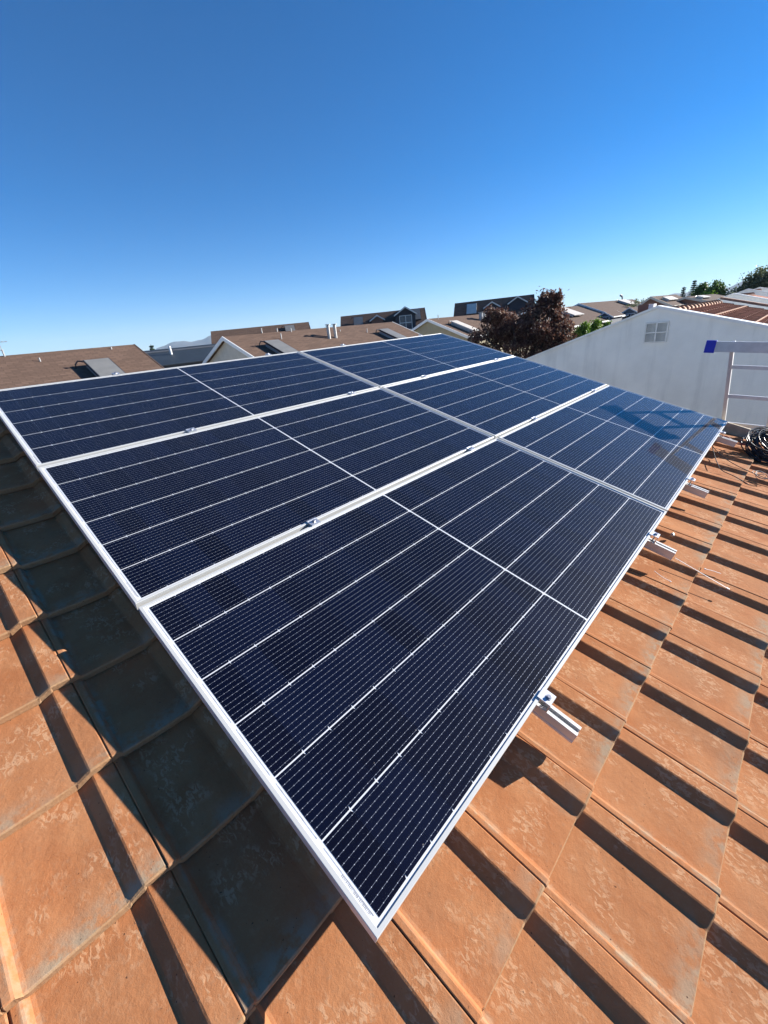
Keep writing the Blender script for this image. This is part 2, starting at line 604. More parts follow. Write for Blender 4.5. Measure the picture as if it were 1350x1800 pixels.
# roof deck: front slope and rear slope as one folded slab
dk = []
for (v, z) in ((V1, 0.175), (V0, 0.175)): dk.append(roof_pt(0, v, z))
rear = Vector((0, 2 * dk[1].y - dk[0].y, dk[0].z))
th = Vector((0, 0, -0.09))
pl = [dk[0], dk[1], rear, rear + th, dk[1] + th, dk[0] + th]
mb.prism([(p.y, p.z) for p in pl], (S * U0, 0, 0), (S * 4.70, 0, 0), (0, 1, 0), (0, 0, 1))
roof = mb.build('roof', M['under'], house, Matrix.Identity(4))


def tile_mesh(variant):
    """Flat interlocking tile: water lip, pan, steep step and rib; nose chipped a little differently per variant."""
    r = random.Random(100 + variant)
    T = 0.0250
    prof = [(0.0012, -0.0012), (0.0035, 0.0), (0.0160, -0.0003), (0.0205, -0.0025), (0.0285, -0.0185), (0.036, -0.0203), (0.12, -0.0216),
            (TP - 0.089, -0.0212), (TP - 0.0825, -0.0195), (TP - 0.0530, -0.0016), (TP - 0.0485, 0.0), (TP - 0.004, 0.0), (TP - 0.0012, -0.0012), (TP - 0.0008, -0.0075), (TP + 0.020, -0.0085)]
    n = len(prof)
    sh, row = 0.0087, 0.0213                 # the courses run slightly askew of the array
    fall = 0.0270 / TQ
    ys = [0.0, 0.0, 0.004, 0.030, TQ + 0.05]
    dz = [-T, -0.0035, 0.0, 0.0, 0.0]
    verts = []
    for k, (yy, d) in enumerate(zip(ys, dz)):
        for i, (x, z) in enumerate(prof):
            jy = r.uniform(-0.0012, 0.0012) if k in (1, 2) else 0.0
            jz = r.uniform(-0.0012, 0.0004) if k in (1,) else 0.0
            if k in (0, 1) and r.random() < 0.12: jy += 0.003
            if k == 4: z = z - 0.002
            wob = 0.0010 * math.sin(x * 40 + variant * 2.0) if k in (1, 2, 3) else 0
            y = yy + jy - row * x
            verts.append((x - sh * yy, y if k > 1 else y, z + d + jz + wob - fall * yy))
    # bottom head edge for closed sides
    faces = []
    for k in range(4):
        for i in range(n - 1):
            a = k * n + i
            faces.append((a, a + 1, a + n + 1, a + n))
    me = bpy.data.meshes.new('roof_tile')
    # sides
    b = len(verts)
    for i in (0, n - 1):
        x, z = prof[i]
        verts.append((x - sh * ys[4], ys[4] - row * x, z - T - fall * ys[4]))
    faces.append((0, 2 * n, 4 * n, b))
    faces.append((0, n, 2 * n))
    faces.append((2 * n, 3 * n, 4 * n))
    faces.append((n - 1, b + 1, 5 * n - 1, 3 * n - 1))
    faces.append((n - 1, 3 * n - 1, 2 * n - 1))
    faces.append((3 * n - 1, 5 * n - 1, 4 * n - 1))
    me.from_pydata(verts, [], faces)
    me.materials.append(M['tile'])
    me.update()
    bm = bmesh.new()
    bm.from_mesh(me)
    bmesh.ops.recalc_face_normals(bm, faces=bm.faces)
    if sum(f.normal.z for f in bm.faces) < 0: bmesh.ops.reverse_faces(bm, faces=bm.faces)
    bm.to_mesh(me)
    bm.free()
    return me


TILES = [tile_mesh(k) for k in range(6)]
# hand-laid, never quite even
bed_v, bed_f = [], []
rr = random.Random(5)
ROWJ = {j: rr.uniform(-0.004, 0.006) for j in range(-6, 12)}
for j in range(-5, 11):
    for i in range(-5, 18):
        u = -0.236 + 0.2755 * i + 0.0087 * (1.514 + 0.300 * j)
        v = 1.514 + 0.300 * j + ROWJ[j] + 0.0213 * u
        rz = rr.uniform(-0.006, 0.006)
        me = TILES[rr.randrange(6)]
        m = roof_mat(u, v + rr.uniform(-0.0025, 0.0025), 0.110 + rr.uniform(-0.0015, 0.0015)) @ Matrix.Rotation(rz, 4, 'Z') @ Matrix.Rotation(rr.uniform(-0.004, 0.004), 4, 'Y')
        if 2 <= i <= 14 and -4 <= j <= 3:
            b = len(bed_v)
            bed_v += [tuple(m @ p.co) for p in me.vertices]
            bed_f += [tuple(b + k for k in f.vertices) for f in me.polygons]
        else:
            inst('roof_tile', me, roof, m)
mb = MB()
mb.v, mb.f = bed_v, bed_f
o = mb.build('tile_bed', M['tile'], roof, Matrix.Identity(4))
o['kind'] = 'stuff'
# raised verge curb at the far gable end
mb = MB()
cs = []
for k in range(25):
    v = V0 + (V1 - V0) * k / 24
    jj = [rr.uniform(-0.004, 0.004) for _ in range(6)]
    cs.append([roof_pt(U1 + 0.04 + jj[0], v, 0.15), roof_pt(U1 + 0.044 + jj[0], v, 0.068 + jj[1] * 0.5), roof_pt(U1 + 0.052 + jj[2], v, 0.063 + jj[1] * 0.5),
               roof_pt(U1 + 0.105 + jj[3], v, 0.070 + jj[4] * 0.5), roof_pt(U1 + 0.115 + jj[3], v, 0.078), roof_pt(U1 + 0.115, v, 0.22)])
verts = [p for c in cs for p in c]
faces = []
for k in range(24):
    for q in range(5):
        a = k * 6 + q
        faces.append((a, a + 1, a + 7, a + 6))
faces += [tuple(range(6)), tuple(range(24 * 6, 25 * 6))]
mb.add(verts, faces).build('verge_curb', M['mortar'], house, Matrix.Identity(4))

# ------------------------------------------------------------------ the solar array
PL, PW = 2.18 * S, 1.0246 * S
GR, GC = 0.0187 * S, 0.0191 * S
MU, MV = 0.0242 * S, 0.0155 * S
MID = 0.0085 * S
FRH = 0.035
cp = (PL - 2 * MU - MID) / 26
cq = (PW - 2 * MV) / 6
CELL_P, CELL_Q = cp - 0.0003, cq - 0.0041
M['cell'] = cell_material(CELL_P, CELL_Q)
M['glass'] = glass_material()


def ring(mb, rects):
    """Concentric rectangles (x0, y0, x1, y1, z) joined into a strip."""
    b = len(mb.v)
    for (a0, b0, a1, b1, z) in rects:
        mb.v += [(a0, b0, z), (a1, b0, z), (a1, b1, z), (a0, b1, z)]
    for k in range(len(rects) - 1):
        for q in range(4):
            q2 = (q + 1) % 4
            mb.f.append((b + 4 * k + q, b + 4 * k + q2, b + 4 * k + 4 + q2, b + 4 * k + 4 + q))


def make_panel_meshes():
    # local frame: x along u, y up the slope (so the panel spans y from -PW to 0), z out of the roof
    mb = MB()
    lx, ly = 0.0115, 0.0105
    cb = 0.0012
    g = 0.0045
    ring(mb, [(0.028, -PW + 0.022, PL - 0.028, -0.022, -FRH), (0, -PW, PL, 0, -FRH), (0, -PW, PL, 0, -cb), (cb, -PW + cb, PL - cb, -cb, 0),
              (lx - 0.0008, -PW + ly - 0.0008, PL - lx + 0.0008, -ly + 0.0008, 0), (lx, -PW + ly, PL - lx, -ly, -0.0010), (lx, -PW + ly, PL - lx, -ly, -g)])
    frame = mb.mesh('frame', M['alu'])
    mb = MB()
    mb.box((PL / 2, -PW / 2, -0.0060), (PL - 0.02, PW - 0.018, 0.0010))
    back = mb.mesh('backsheet', M['backsheet'])
    mb = MB()
    e0, e1 = 0.0105, 0.0095
    zt, zb = -0.0013, -0.0046
    vs_ = [(e0, -PW + e1, zt), (PL - e0, -PW + e1, zt), (PL - e0, -e1, zt), (e0, -e1, zt), (e0, -PW + e1, zb), (PL - e0, -PW + e1, zb), (PL - e0, -e1, zb), (e0, -e1, zb)]
    mb.add(vs_, [(0, 1, 2, 3), (0, 4, 5, 1), (1, 5, 6, 2), (2, 6, 7, 3), (3, 7, 4, 0)])
    glass = mb.mesh('glass', M['glass'])
    # half cell, chamfered on the two corners of the cut-away side
    a, b_ = CELL_P / 2, CELL_Q / 2
    ch = 0.0085
    cw = 0.0042
    out = [(-a, -b_), (a - cw, -b_), (a, -b_ + ch), (a, b_ - ch), (a - cw, b_), (-a, b_)]
    mb = MB()
    n = len(out)
    vs_ = [(x, y, 0.0) for x, y in out] + [(x, y, -0.0003) for x, y in out]
    mb.add(vs_, [tuple(range(n))] + [(i, (i + 1) % n, n + (i + 1) % n, n + i) for i in range(n)])
    cell = mb.mesh('solar_cell', M['cell'])
    # end ribbon strips printed grey in the margin, and the serial label
    mb = MB()
    for k in range(6):
        y1 = -MV - k * cq - 0.012
        y0 = -MV - (k + 1) * cq + 0.012
        if k % 2 == 0 or True:
            mb.box((MU - 0.0062, (y0 + y1) / 2, -0.00535), (0.0020, y1 - y0, 0.0003))
            mb.box((PL - MU + 0.0062, (y0 + y1) / 2, -0.00535), (0.0020, y1 - y0, 0.0003))
    rib = mb.mesh('end_ribbon', M['ribbon'])
    mb = MB()
    r = random.Random(3)
    y = -PW + 0.035
    while y < -PW + 0.125:
        w = r.choice((0.0008, 0.0012, 0.002))
        mb.box((MU - 0.0088, y, -0.0053), (0.0052, w, 0.0003))
        y += w + r.choice((0.0009, 0.0014, 0.0022))
    lab = mb.mesh('serial_label', M['ink'])
    return frame, back, glass, cell, rib, lab


FRAME, BACK, GLASS, CELL, RIBBON, SERIAL = make_panel_meshes()
panel_labels = [
    ['top left solar panel, with the brown roof of a neighbour behind its upper edge', 'top right solar panel of the array, its upper corner next to the dark purple tree'],
    ['left panel of the middle row, shaded tiles along its left frame', 'right panel of the middle row, its short end towards the white gable wall'],
    ['nearest solar panel, its white framed corner pointing down at the photo bottom', 'bottom right solar panel reflecting the sky and the aluminium ladder beside its corner']]
for r_ in range(3):
    for c_ in range(2):
        u = c_ * (2.18 + 0.0191)
        v = r_ * (1.0246 + 0.0187)
        pm = roof_mat(u, v, 0.0)
        p = empty('solar_module', pm, panel_labels[r_][c_], 'solar panel', 'solar panels of the roof array')
        inst('frame', FRAME, p, pm)
        inst('backsheet', BACK, p, pm)
        inst('glass', GLASS, p, pm)
        inst('end_ribbon', RIBBON, p, pm)
        inst('serial_label', SERIAL, p, pm)
        for k in range(6):
            for n in range(26):
                cx = MU + cp * (n + 0.5) + (MID if n >= 13 else 0)
                cy = -MV - cq * (k + 0.5)
                o = bpy.data.objects.new('solar_cell', CELL)
                C.objects.link(o)
                o.parent = p
                o.matrix_basis = Matrix.Translation((cx, cy, -0.00485))

# rails with their clamps
BOT = 3 * 1.0246 + 2 * 0.0187
RW, RH = 0.038, 0.046
rail_poly = [(-RW / 2, 0), (-RW / 2, -RH), (RW / 2, -RH), (RW / 2, 0), (0.0065, 0), (0.0065, -0.003), (0.010, -0.004), (0.010, -0.013), (-0.010, -0.013), (-0.010, -0.004), (-0.0065, -0.003), (-0.0065, 0)]
rail_poly = [(-RW / 2, 0), (-RW / 2, -0.012), (-RW / 2 + 0.0015, -0.0135), (-RW / 2 + 0.0015, -0.036), (-RW / 2, -0.0375), (-RW / 2, -RH), (RW / 2, -RH), (RW / 2, -0.0375), (RW / 2 - 0.0015, -0.036), (RW / 2 - 0.0015, -0.0135), (RW / 2, -0.012), (RW / 2, 0),
             (0.0075, 0), (0.0075, -0.004), (0.011, -0.006), (0.011, -0.015), (-0.011, -0.015), (-0.011, -0.006), (-0.0075, -0.004), (-0.0075, 0)]
rail_u = [0.690, 1.885, 2.748, 3.985]
rail_lab = ['aluminium rail poking out under the nearest panel, first from the photo bottom', 'aluminium rail end left of the long white zip tie, second from the bottom',
            'aluminium rail end between the zip tie rail and the cable coil, third from the bottom', 'aluminium rail end farthest right beside the black cable coil and red leads']


def hexbolt(mb, c, r, h, m):
    pts = [(r * math.cos(k * math.pi / 3), r * math.sin(k * math.pi / 3)) for k in range(6)]
    mb.prism(pts, m @ Vector((c[0], c[1], c[2])), m @ Vector((c[0], c[1], c[2] + h)), m.to_3x3() @ Vector((1, 0, 0)), m.to_3x3() @ Vector((0, 1, 0)))


for k, u in enumerate(rail_u):
    base = roof_mat(u, BOT, 0.0)
    ztop = -FRH - 0.0008
    rl = empty('mounting_rail', base, rail_lab[k], 'mounting rail', 'aluminium rails under the solar panels')
    rails_end = (0.122 + (0.01 if k == 3 else 0.0)) * S
    mb = MB()
    y0, y1 = -rails_end, S * (BOT + 0.10)
    mb.prism(rail_poly, (0, y0, ztop), (0, y1, ztop), (1, 0, 0), (0, 0, 1))
    mb.build('rail_profile', M['rail'], rl, base)
    # feet down to the tiles
    for q in range(4):
        y = 0.16 + q * 1.0
        mb = MB()
        mb.box((0.026, y, ztop - 0.055), (0.008, 0.05, 0.075)).box((0.0, y, ztop - 0.088), (0.06, 0.05, 0.006))
        mb.build('roof_hook', M['clampm'], rl, base)
    # middle clamps in the two gaps between the rows
    for gap in (1, 2):
        yc = S * BOT - (gap * (1.0246 * S) + (gap - 1) * GR + GR / 2)
        cm = base @ Matrix.Translation((0.0, yc, 0.0))
        mb = MB()
        mb.box((0, 0, 0.0030), (0.050, 0.040, 0.0050)).box((0, 0, -0.020), (0.048, 0.014, 0.0405))
        mb.box((0, 0.0175, 0.0068), (0.050, 0.005, 0.0025)).box((0, -0.0175, 0.0068), (0.050, 0.005, 0.0025))
        cl = mb.build('middle_clamp', M['clampm'], rl, cm)
        mb = MB()
        mb.tube([(0, 0, 0.0057), (0, 0, 0.0135)], 0.0068, 10)
        mb.tube([(0, 0, 0.0056), (0, 0, 0.0070)], 0.0100, 12)
        mb.build('bolt', M['steel'], cl, cm)
    # end clamps: upper and lower edge
    for yc, sg in ((0.0, -1), (S * BOT, 1)):
        cm = base @ Matrix.Translation((0.0, yc, 0.0)) @ (Matrix.Rotation(math.pi, 4, 'Z') if sg > 0 else Matrix.Identity(4))
        mb = MB()
        # z section: tab over the frame, plate with the bolt, leg down to the rail
        mb.prism([(0.0105, 0.0008), (0.0105, 0.0046), (-0.0330, 0.0046), (-0.0345, 0.003), (-0.0345, -0.0352), (-0.0305, -0.0352), (-0.0305, 0.0006), (-0.0045, 0.0006), (-0.0045, -0.012), (-0.0015, -0.012), (-0.0015, 0.0008)],
                 (-0.0225, 0, 0), (0.0225, 0, 0), (0, 1, 0), (0, 0, 1))
        cl = mb.build('end_clamp', M['clampm'], rl, cm)
        mb = MB()
        mb.tube([(0, -0.017, 0.0047), (0, -0.017, 0.0064)], 0.0098, 12)
        mb.tube([(0, -0.017, 0.0060), (0, -0.017, 0.0130)], 0.0064, 10)
        mb.tube([(0, -0.017, 0.0004), (0, -0.017, -0.044)], 0.0038, 8)
        mb.build('bolt', M['steel'], cl, cm)

# ------------------------------------------------------------------ things lying on the roof
def on_roof(u, v, h=0.0):
    """Point h metres above the mean tile surface at u, v."""
    return roof_pt(u, v, 0.122) + ROOF_ROT.to_3x3() @ Vector((0, 0, h))


def coil(name, center, normal, r, thick, turns, wire, mat, label, cat, seed):
    r_ = random.Random(seed)
    base = Matrix.Translation(center)
    e = empty(name, base, label, cat)
    n = Vector(normal).normalized()
    a = n.orthogonal().normalized()
    b = n.cross(a)
    for t in range(turns):
        mb = MB()
        rr_ = r * r_.choice((1.0, 1.0, 0.9, 0.78, 0.62)) * (1 + r_.uniform(-0.12, 0.14))
        off = r_.uniform(-thick, thick)
        cx, cy = r_.uniform(-0.26, 0.26) * r, r_.uniform(-0.26, 0.26) * r
        tl, tp = r_.uniform(-0.38, 0.38), r_.uniform(0, 6.28)
        pts = []
        ns = 30
        for k in range(ns + 1):
            th_ = 2 * math.pi * k / ns
            w = 1 + 0.05 * math.sin(3 * th_ + tp) + 0.09 * math.sin(2 * th_ + tp * 2)
            p = a * (cx + rr_ * w * math.cos(th_)) + b * (cy + rr_ * w * math.sin(th_)) + n * (off + tl * rr_ * 0.5 * math.sin(th_ + tp))
            pts.append(p)
        mb.tube(pts, wire, 7, cap=False).build('cable_loop', mat, e, base, smooth=True)
    return e


up_n = ROOF_ROT.to_3x3() @ Vector((0, 0, 1))
coil('cable_coil', on_roof(4.20, 3.45, 0.085), up_n + Vector((-0.55, -0.25, 0.0)), 0.150, 0.050, 30, 0.0048, M['black'],
     'thick coil of shiny black solar cable lying on the tiles at the right edge', 'cable coil', 2)
coil('wire_coil', on_roof(3.62, 3.47, 0.02), up_n + Vector((-0.2, 0.1, 0.0)), 0.050, 0.012, 6, 0.0016, M['grey_cable'],
     'small loose coil of thin grey wire on the tiles below the black cable coil', 'wire coil', 4)


def cable(name, pts, r, mat, label, cat, group=None, n=6):
    mb = MB()
    P = [Vector(p) for p in pts]
    # Catmull-Rom through the points
    sm = []
    for i in range(len(P) - 1):
        p0, p1, p2, p3 = P[max(i - 1, 0)], P[i], P[i + 1], P[min(i + 2, len(P) - 1)]
        for t in np.linspace(0, 1, 8, endpoint=False):
            t = float(t)
            sm.append(0.5 * ((2 * p1) + (-p0 + p2) * t + (2 * p0 - 5 * p1 + 4 * p2 - p3) * t * t + (-p0 + 3 * p1 - 3 * p2 + p3) * t ** 3))
    sm.append(P[-1])
    c0 = sm[0].copy()
    mb.tube([p - c0 for p in sm], r, n)
    o = mb.build(name, mat, None, Matrix.Translation(c0), smooth=True)
    return tag(o, label, cat, group)


def zip_tie(p0, p1, w, label, bend=0.0):
    d = (Vector(p1) - Vector(p0))
    base = Matrix.Translation(p0)
    e = empty('zip_tie', base, label, 'zip tie', 'white zip ties on the roof')
    side = d.cross(up_n).normalized()
    mb = MB()
    seg = 8
    prev = None
    for k in range(seg):
        a = d * (k / seg) + side * bend * math.sin(math.pi * k / seg)
        b = d * ((k + 1) / seg) + side * bend * math.sin(math.pi * (k + 1) / seg)
        mb.bar(a, b, w, 0.0016, up_n)
    mb.build('strap', M['zip'], e, base)
    mb = MB()
    mb.bar(d * 0.985, d * 1.015 + d.normalized() * 0.006, w * 1.9, 0.005, up_n)
    mb.build('head', M['zip'], e, base)


zip_tie(on_roof(1.945, 3.245, 0.030), on_roof(1.915, 3.470, 0.022), 0.0036, 'long white zip tie slanting across the tiles from the rail end')
zip_tie(on_roof(2.035, 3.435, 0.010), on_roof(2.010, 3.375, 0.010), 0.0028, 'short pale zip tie offcut lying right of the long white zip tie', 0.004)
zip_tie(on_roof(1.78, 3.20, 0.010), on_roof(1.765, 3.27, 0.008), 0.0024, 'tiny beige zip tie offcut on the tile left of the long white zip tie', 0.006)

cable('loose_cable', [on_roof(3.95, 3.10, 0.03), on_roof(3.75, 3.15, 0.018), on_roof(3.55, 3.20, 0.02), on_roof(3.43, 3.245, 0.020), on_roof(3.42, 3.33, 0.012), on_roof(3.36, 3.42, 0.012)], 0.0032, M['black'],
      'thin black cable bent sharply as it comes out under the panel edge', 'cable', 'loose black cables at the panel edge')
cable('loose_cable', [on_roof(3.93, 3.09, 0.03), on_roof(3.78, 3.19, 0.016), on_roof(3.66, 3.29, 0.02), on_roof(3.63, 3.42, 0.012), on_roof(3.60, 3.60, 0.014)], 0.0030, M['black'],
      'thin black cable running across the tiles toward the wire coil', 'cable', 'loose black cables at the panel edge')
for k, (a, b, mt, lb) in enumerate([((4.13, 3.12), (4.12, 3.33), 'red', 'red solar lead lying along the farthest rail by the cable coil'),
                                    ((4.10, 3.14), (4.09, 3.30), 'red', 'second red solar lead twisted beside the farthest rail, nearer the rail'),
                                    ((4.16, 3.10), (4.15, 3.36), 'black', 'black solar lead running behind the red leads into the cable coil')]):
    pts = [on_roof(a[0] + (b[0] - a[0]) * t + 0.012 * math.sin(t * 9 + k * 2), a[1] + (b[1] - a[1]) * t, 0.055 + 0.014 * math.sin(t * 7 + k)) for t in (0, 0.2, 0.4, 0.6, 0.8, 1.0)]
    cable('solar_lead', pts, 0.0042, M[mt], lb, 'cable')
mb = MB()
pm = on_roof(1.80, 3.135 + 0.05, 0.004)
bm = bmesh.new()
bmesh.ops.create_icosphere(bm, subdivisions=2, radius=0.011)
for v in bm.verts: v.co *= 1 + 0.25 * math.sin(v.co.x * 300 + v.co.y * 170)
me = bpy.data.meshes.new('pebble')
bm.to_mesh(me)
bm.free()
me.materials.append(M['zinc'])
o = bpy.data.objects.new('pebble', me)
link(o, None, Matrix.Translation(on_roof(2.20, 3.19, 0.006)))
tag(o, 'small grey pebble lying on a tile by the bottom right panel', 'pebble')

# ------------------------------------------------------------------ ladder against the far gable of our house
lad_top = Vector((5.06, -3.142, -0.30))
lad_dir = Vector((5.235, -3.188, -1.09)) - Vector((5.085, -3.140, -0.36))
lad_dir.normalize()
side = Vector((0.0, -0.352, -0.024))
base_m = Matrix.Translation((5.06 + lad_dir.x / -lad_dir.z * (lad_top.z - GROUND), -3.5, GROUND))
lad = empty('ladder', base_m, 'aluminium ladder with a blue capped top bar beside the white gable wall', 'ladder')
lad_len = (lad_top.z - GROUND) / -lad_dir.z
for s in (0, 1):
    p0 = lad_top + side * s
    p1 = p0 + lad_dir * lad_len
    mb = MB()
    mb.bar(p0, p1, 0.062, 0.030, (0, 1, 0))
    mb.build('stile', M['ladder'], lad, Matrix.Identity(4), bevel=0.003)
mb = MB()
for k in range(1, 60):
    if k > (lad_len - 0.1) / 0.29: break
    a = lad_top + lad_dir * (0.235 + 0.29 * (k - 1))
    mb = MB()
    mb.bar(a, a + side, 0.030, 0.033, (0, 0, 1))
    mb.build('rung', M['ladder'], lad, Matrix.Identity(4), bevel=0.002)
sd = side.normalized()
b0 = lad_top + lad_dir * 0.045 - sd * 0.205 + Vector((-0.045, 0, 0))
b1 = lad_top + lad_dir * 0.045 + side + sd * 0.205 + Vector((-0.045, 0, 0))
mb = MB()
mb.bar(b0 + sd * 0.05, b1 - sd * 0.05, 0.030, 0.092, (0, 0, 1))
mb.build('top_bar', M['ladder'], lad, Matrix.Identity(4), bevel=0.002)
for a, b in ((b0, b0 + sd * 0.080), (b1 - sd * 0.080, b1)):
    mb = MB()
    mb.bar(a, b, 0.042, 0.112, (0, 0, 1))
    mb.build('end_cap', M['blue'], lad, Matrix.Identity(4), bevel=0.004)
mb = MB()
mb.box(tuple(lad_top + Vector((-0.02, 0, -0.012))), (0.05, 0.035, 0.02))
mb.build('bracket', M['black'], lad, Matrix.Identity(4), bevel=0.003)

# ------------------------------------------------------------------ the neighbour's tiled house with the white gable wall
def gable_house(name, label, group, origin, rotz, length, front, back, zr, slope_f, slope_b, wall_m, roof_m, trim_m, over=0.35, gover=0.25, thick=0.16, cat='house', fascia=True):
    """origin: world XY of the ridge start; ridge runs along local x for length; eaves front (local -y) and back (+y); zr world Z of the ridge."""
    m = Matrix.Translation((origin[0], origin[1], GROUND)) @ Matrix.Rotation(rotz, 4, 'Z')
    e = empty(name, m, label, cat, group)
    h = zr - GROUND
    zf, zb = h - slope_f * front, h - slope_b * back
    mb = MB()
    t = thick + 0.01
    mb.prism([(-front, 0), (back, 0), (back, zb - t), (0, h - t), (-front, zf - t)], (0, 0, 0), (length, 0, 0), (0, 1, 0), (0, 0, 1))
    mb.build('wall', wall_m, e, m)
    mb = MB()
    of, ob = front + over, back + over
    mb.prism([(-of, h - slope_f * of), (0, h), (ob, h - slope_b * ob), (ob, h - slope_b * ob - thick), (0, h - thick), (-of, h - slope_f * of - thick)], (-gover, 0, 0), (length + gover, 0, 0), (0, 1, 0), (0, 0, 1))
    rf = mb.build('roof', roof_m, e, m)
    if fascia:
        for x in (-gover - 0.03, length + gover + 0.03):
            for sgn, ext, sl in ((-1, of, slope_f), (1, ob, slope_b)):
                mb = MB()
                mb.prism([(0, h + 0.015), (sgn * ext, h - sl * ext + 0.015), (sgn * ext, h - sl * ext - thick - 0.06), (0, h - thick - 0.06)], (x - 0.03, 0, 0), (x + 0.03, 0, 0), (0, 1, 0), (0, 0, 1))
                mb.build('barge_board', trim_m, rf, m)
        mb = MB()
        mb.box((length / 2, -of - 0.04, h - slope_f * of - thick / 2), (length + 2 * gover, 0.07, thick + 0.03))
        mb.build('gutter', trim_m, rf, m)
    return e, rf, m


def on_slope(m, h, slope, x, d, lift=0.0):
    """Frame lying on the front slope at local x and distance d down from the ridge (horizontal)."""
    a = math.atan(slope)
    p = m @ Vector((x, -d, h - slope * d))
    return Matrix.Translation(p) @ m.to_quaternion().to_matrix().to_4x4() @ Matrix.Rotation(a, 4, 'X') @ Matrix.Translation((0, 0, lift))


def collector(m, w, l, label, pale=False, tilt=0.0, name='solar_collector'):
    e = empty(name, m, label, 'solar collector', 'solar water collectors on the neighbouring roofs')
    mt = m @ Matrix.Rotation(tilt, 4, 'X')
    mb = MB()
    mb.box((0, 0, 0.05), (w, l, 0.10))
    mb.build('casing', M['black'] if not pale else M['zinc'], e, mt, bevel=0.01)
    mb = MB()
    mb.box((0, 0, 0.104), (w - 0.08, l - 0.08, 0.008))
    mb.build('glass', M['paleglass'] if pale else M['collector'], e, mt)
    mb = MB()
    for sx in (-1, 1):
        mb.box((sx * (w / 2 - 0.08), 0, -0.10), (0.05, l * 0.9, 0.2))
    mb.build('support', M['zinc'], e, mt)
    mb = MB()
    mb.tube([(-w / 2 - 0.02, l / 2 - 0.1, 0.07), (-w / 2 - 0.22, l / 2 - 0.05, 0.10), (-w / 2 - 0.36, l / 2 - 0.12, -0.02), (-w / 2 - 0.38, l / 2 - 0.14, -0.2)], 0.035, 8)
    mb.build('pipe', M['black'], e, mt)
    return e


def pipe(rf, p, h, r=0.06, cap=True, mat=None):
    mb = MB()
    p = Vector(p)
    mb.tube([p + Vector((0, 0, -0.15)), p + Vector((0, 0, h))], r, 10)
    if cap:
        mb.tube([p + Vector((0, 0, h + 0.03)), p + Vector((0, 0, h + 0.07))], r * 1.7, 10)
        mb.tube([p + Vector((0, 0, h - 0.03)), p + Vector((0, 0, h + 0.05))], r * 0.7, 8)
    mb.build('vent_pipe', mat or M['zinc'], rf, Matrix.Identity(4), smooth=False)


def white_terrace(name, label, X, Yr, Zr, length, slope_f, slope_b, front, back, detailed):
    m = Matrix.Translation((X, Yr, GROUND))
    e = empty(name, m, label, 'house', 'white gabled tile roof houses at the right')
    h = Zr - GROUND
    mb = MB()
    mb.prism([(-front, 0), (back, 0), (back, h - slope_b * back), (0, h), (-front, h - slope_f * front)], (0, 0, 0), (0.22, 0, 0), (0, 1, 0), (0, 0, 1))
    w = mb.build('gable_wall', M['whitewall'], e, m)
    mb = MB()
    mb.prism([(-front, 0), (back, 0), (back, h - slope_b * back - 0.35), (0, h - 0.35), (-front, h - slope_f * front - 0.35)], (0.22, 0, 0), (length, 0, 0), (0, 1, 0), (0, 0, 1))
    mb.build('wall', M['whitewall'], e, m)
    # coping along the gable
    for sgn, ext, sl in ((-1, front, slope_f), (1, back, slope_b)):
        mb = MB()
        mb.prism([(0, h + 0.002), (sgn * ext, h - sl * ext + 0.002), (sgn * ext, h - sl * ext + 0.045), (0, h + 0.045)], (-0.03, 0, 0), (0.25, 0, 0), (0, 1, 0), (0, 0, 1))
        mb.build('coping', M['whitetrim'] if sgn < 0 else M['whitewall'], e, m)
    # roof slopes behind the gable
    mb = MB()
    fe, be = front + 0.3, back + 0.3
    dz = -0.10
    mb.prism([(-fe, h - slope_f * fe + dz), (0, h + dz), (be, h - slope_b * be + dz), (be, h - slope_b * be + dz - 0.14), (0, h + dz - 0.14), (-fe, h - slope_f * fe + dz - 0.14)], (0.23, 0, 0), (length, 0, 0), (0, 1, 0), (0, 0, 1))
    rf = mb.build('roof', M['redtile'], e, m)
    return e, rf, m, h, w


nx = CAM.x + 9.0
e, rf, m, h, w = white_terrace('terrace_house', 'white rendered gable wall with a louvred vent, nearest house behind the ladder', nx, CAM.y + 1.96, CAM.z - 0.105, 7.0, 0.282, 0.337, 5.0, 4.6, True)
# louvred vent: four panes of slats
vm = m @ Matrix.Translation((-0.012, -0.04, h - 0.225))
fr = MB()
vw, vh = 0.33, 0.315
for (c, s) in (((0, 0.0, -vh / 2), (0.03, 0.022, vh)), ((0, vw / 2, -vh / 2), (0.03, 0.022, vh + 0.03)), ((0, -vw / 2, -vh / 2), (0.03, 0.022, vh + 0.03)),
               ((0.001, 0, 0), (0.03, vw - 0.022, 0.022)), ((0.001, 0, -vh / 2), (0.03, vw - 0.022, 0.018)), ((0.001, 0, -vh), (0.03, vw - 0.022, 0.022))):
    fr.box(c, s)
M['ventframe'] = simple('vent_frame_paint', (0.74, 0.72, 0.66), 0.8, 0.0, 0.06)
vent = fr.build('vent', M['ventframe'], e, vm)
back = MB().box((0.010, 0, -vh / 2), (0.004, vw - 0.02, vh - 0.02)).build('vent_backing', M['louvre'], vent, vm)
sl = MB().box((0, 0, 0), (0.024, vw / 2 - 0.026, 0.004)).mesh('louvre_slat', M['louvre'])
for sx in (-1, 1):
    for sz in (0, 1):
        for q in range(7):
            z = -0.018 - sz * vh / 2 - q * 0.0195
            inst('louvre_slat', sl, vent, vm @ Matrix.Translation((0.0, sx * vw / 4, z)) @ Matrix.Rotation(-0.6, 4, 'Y'))
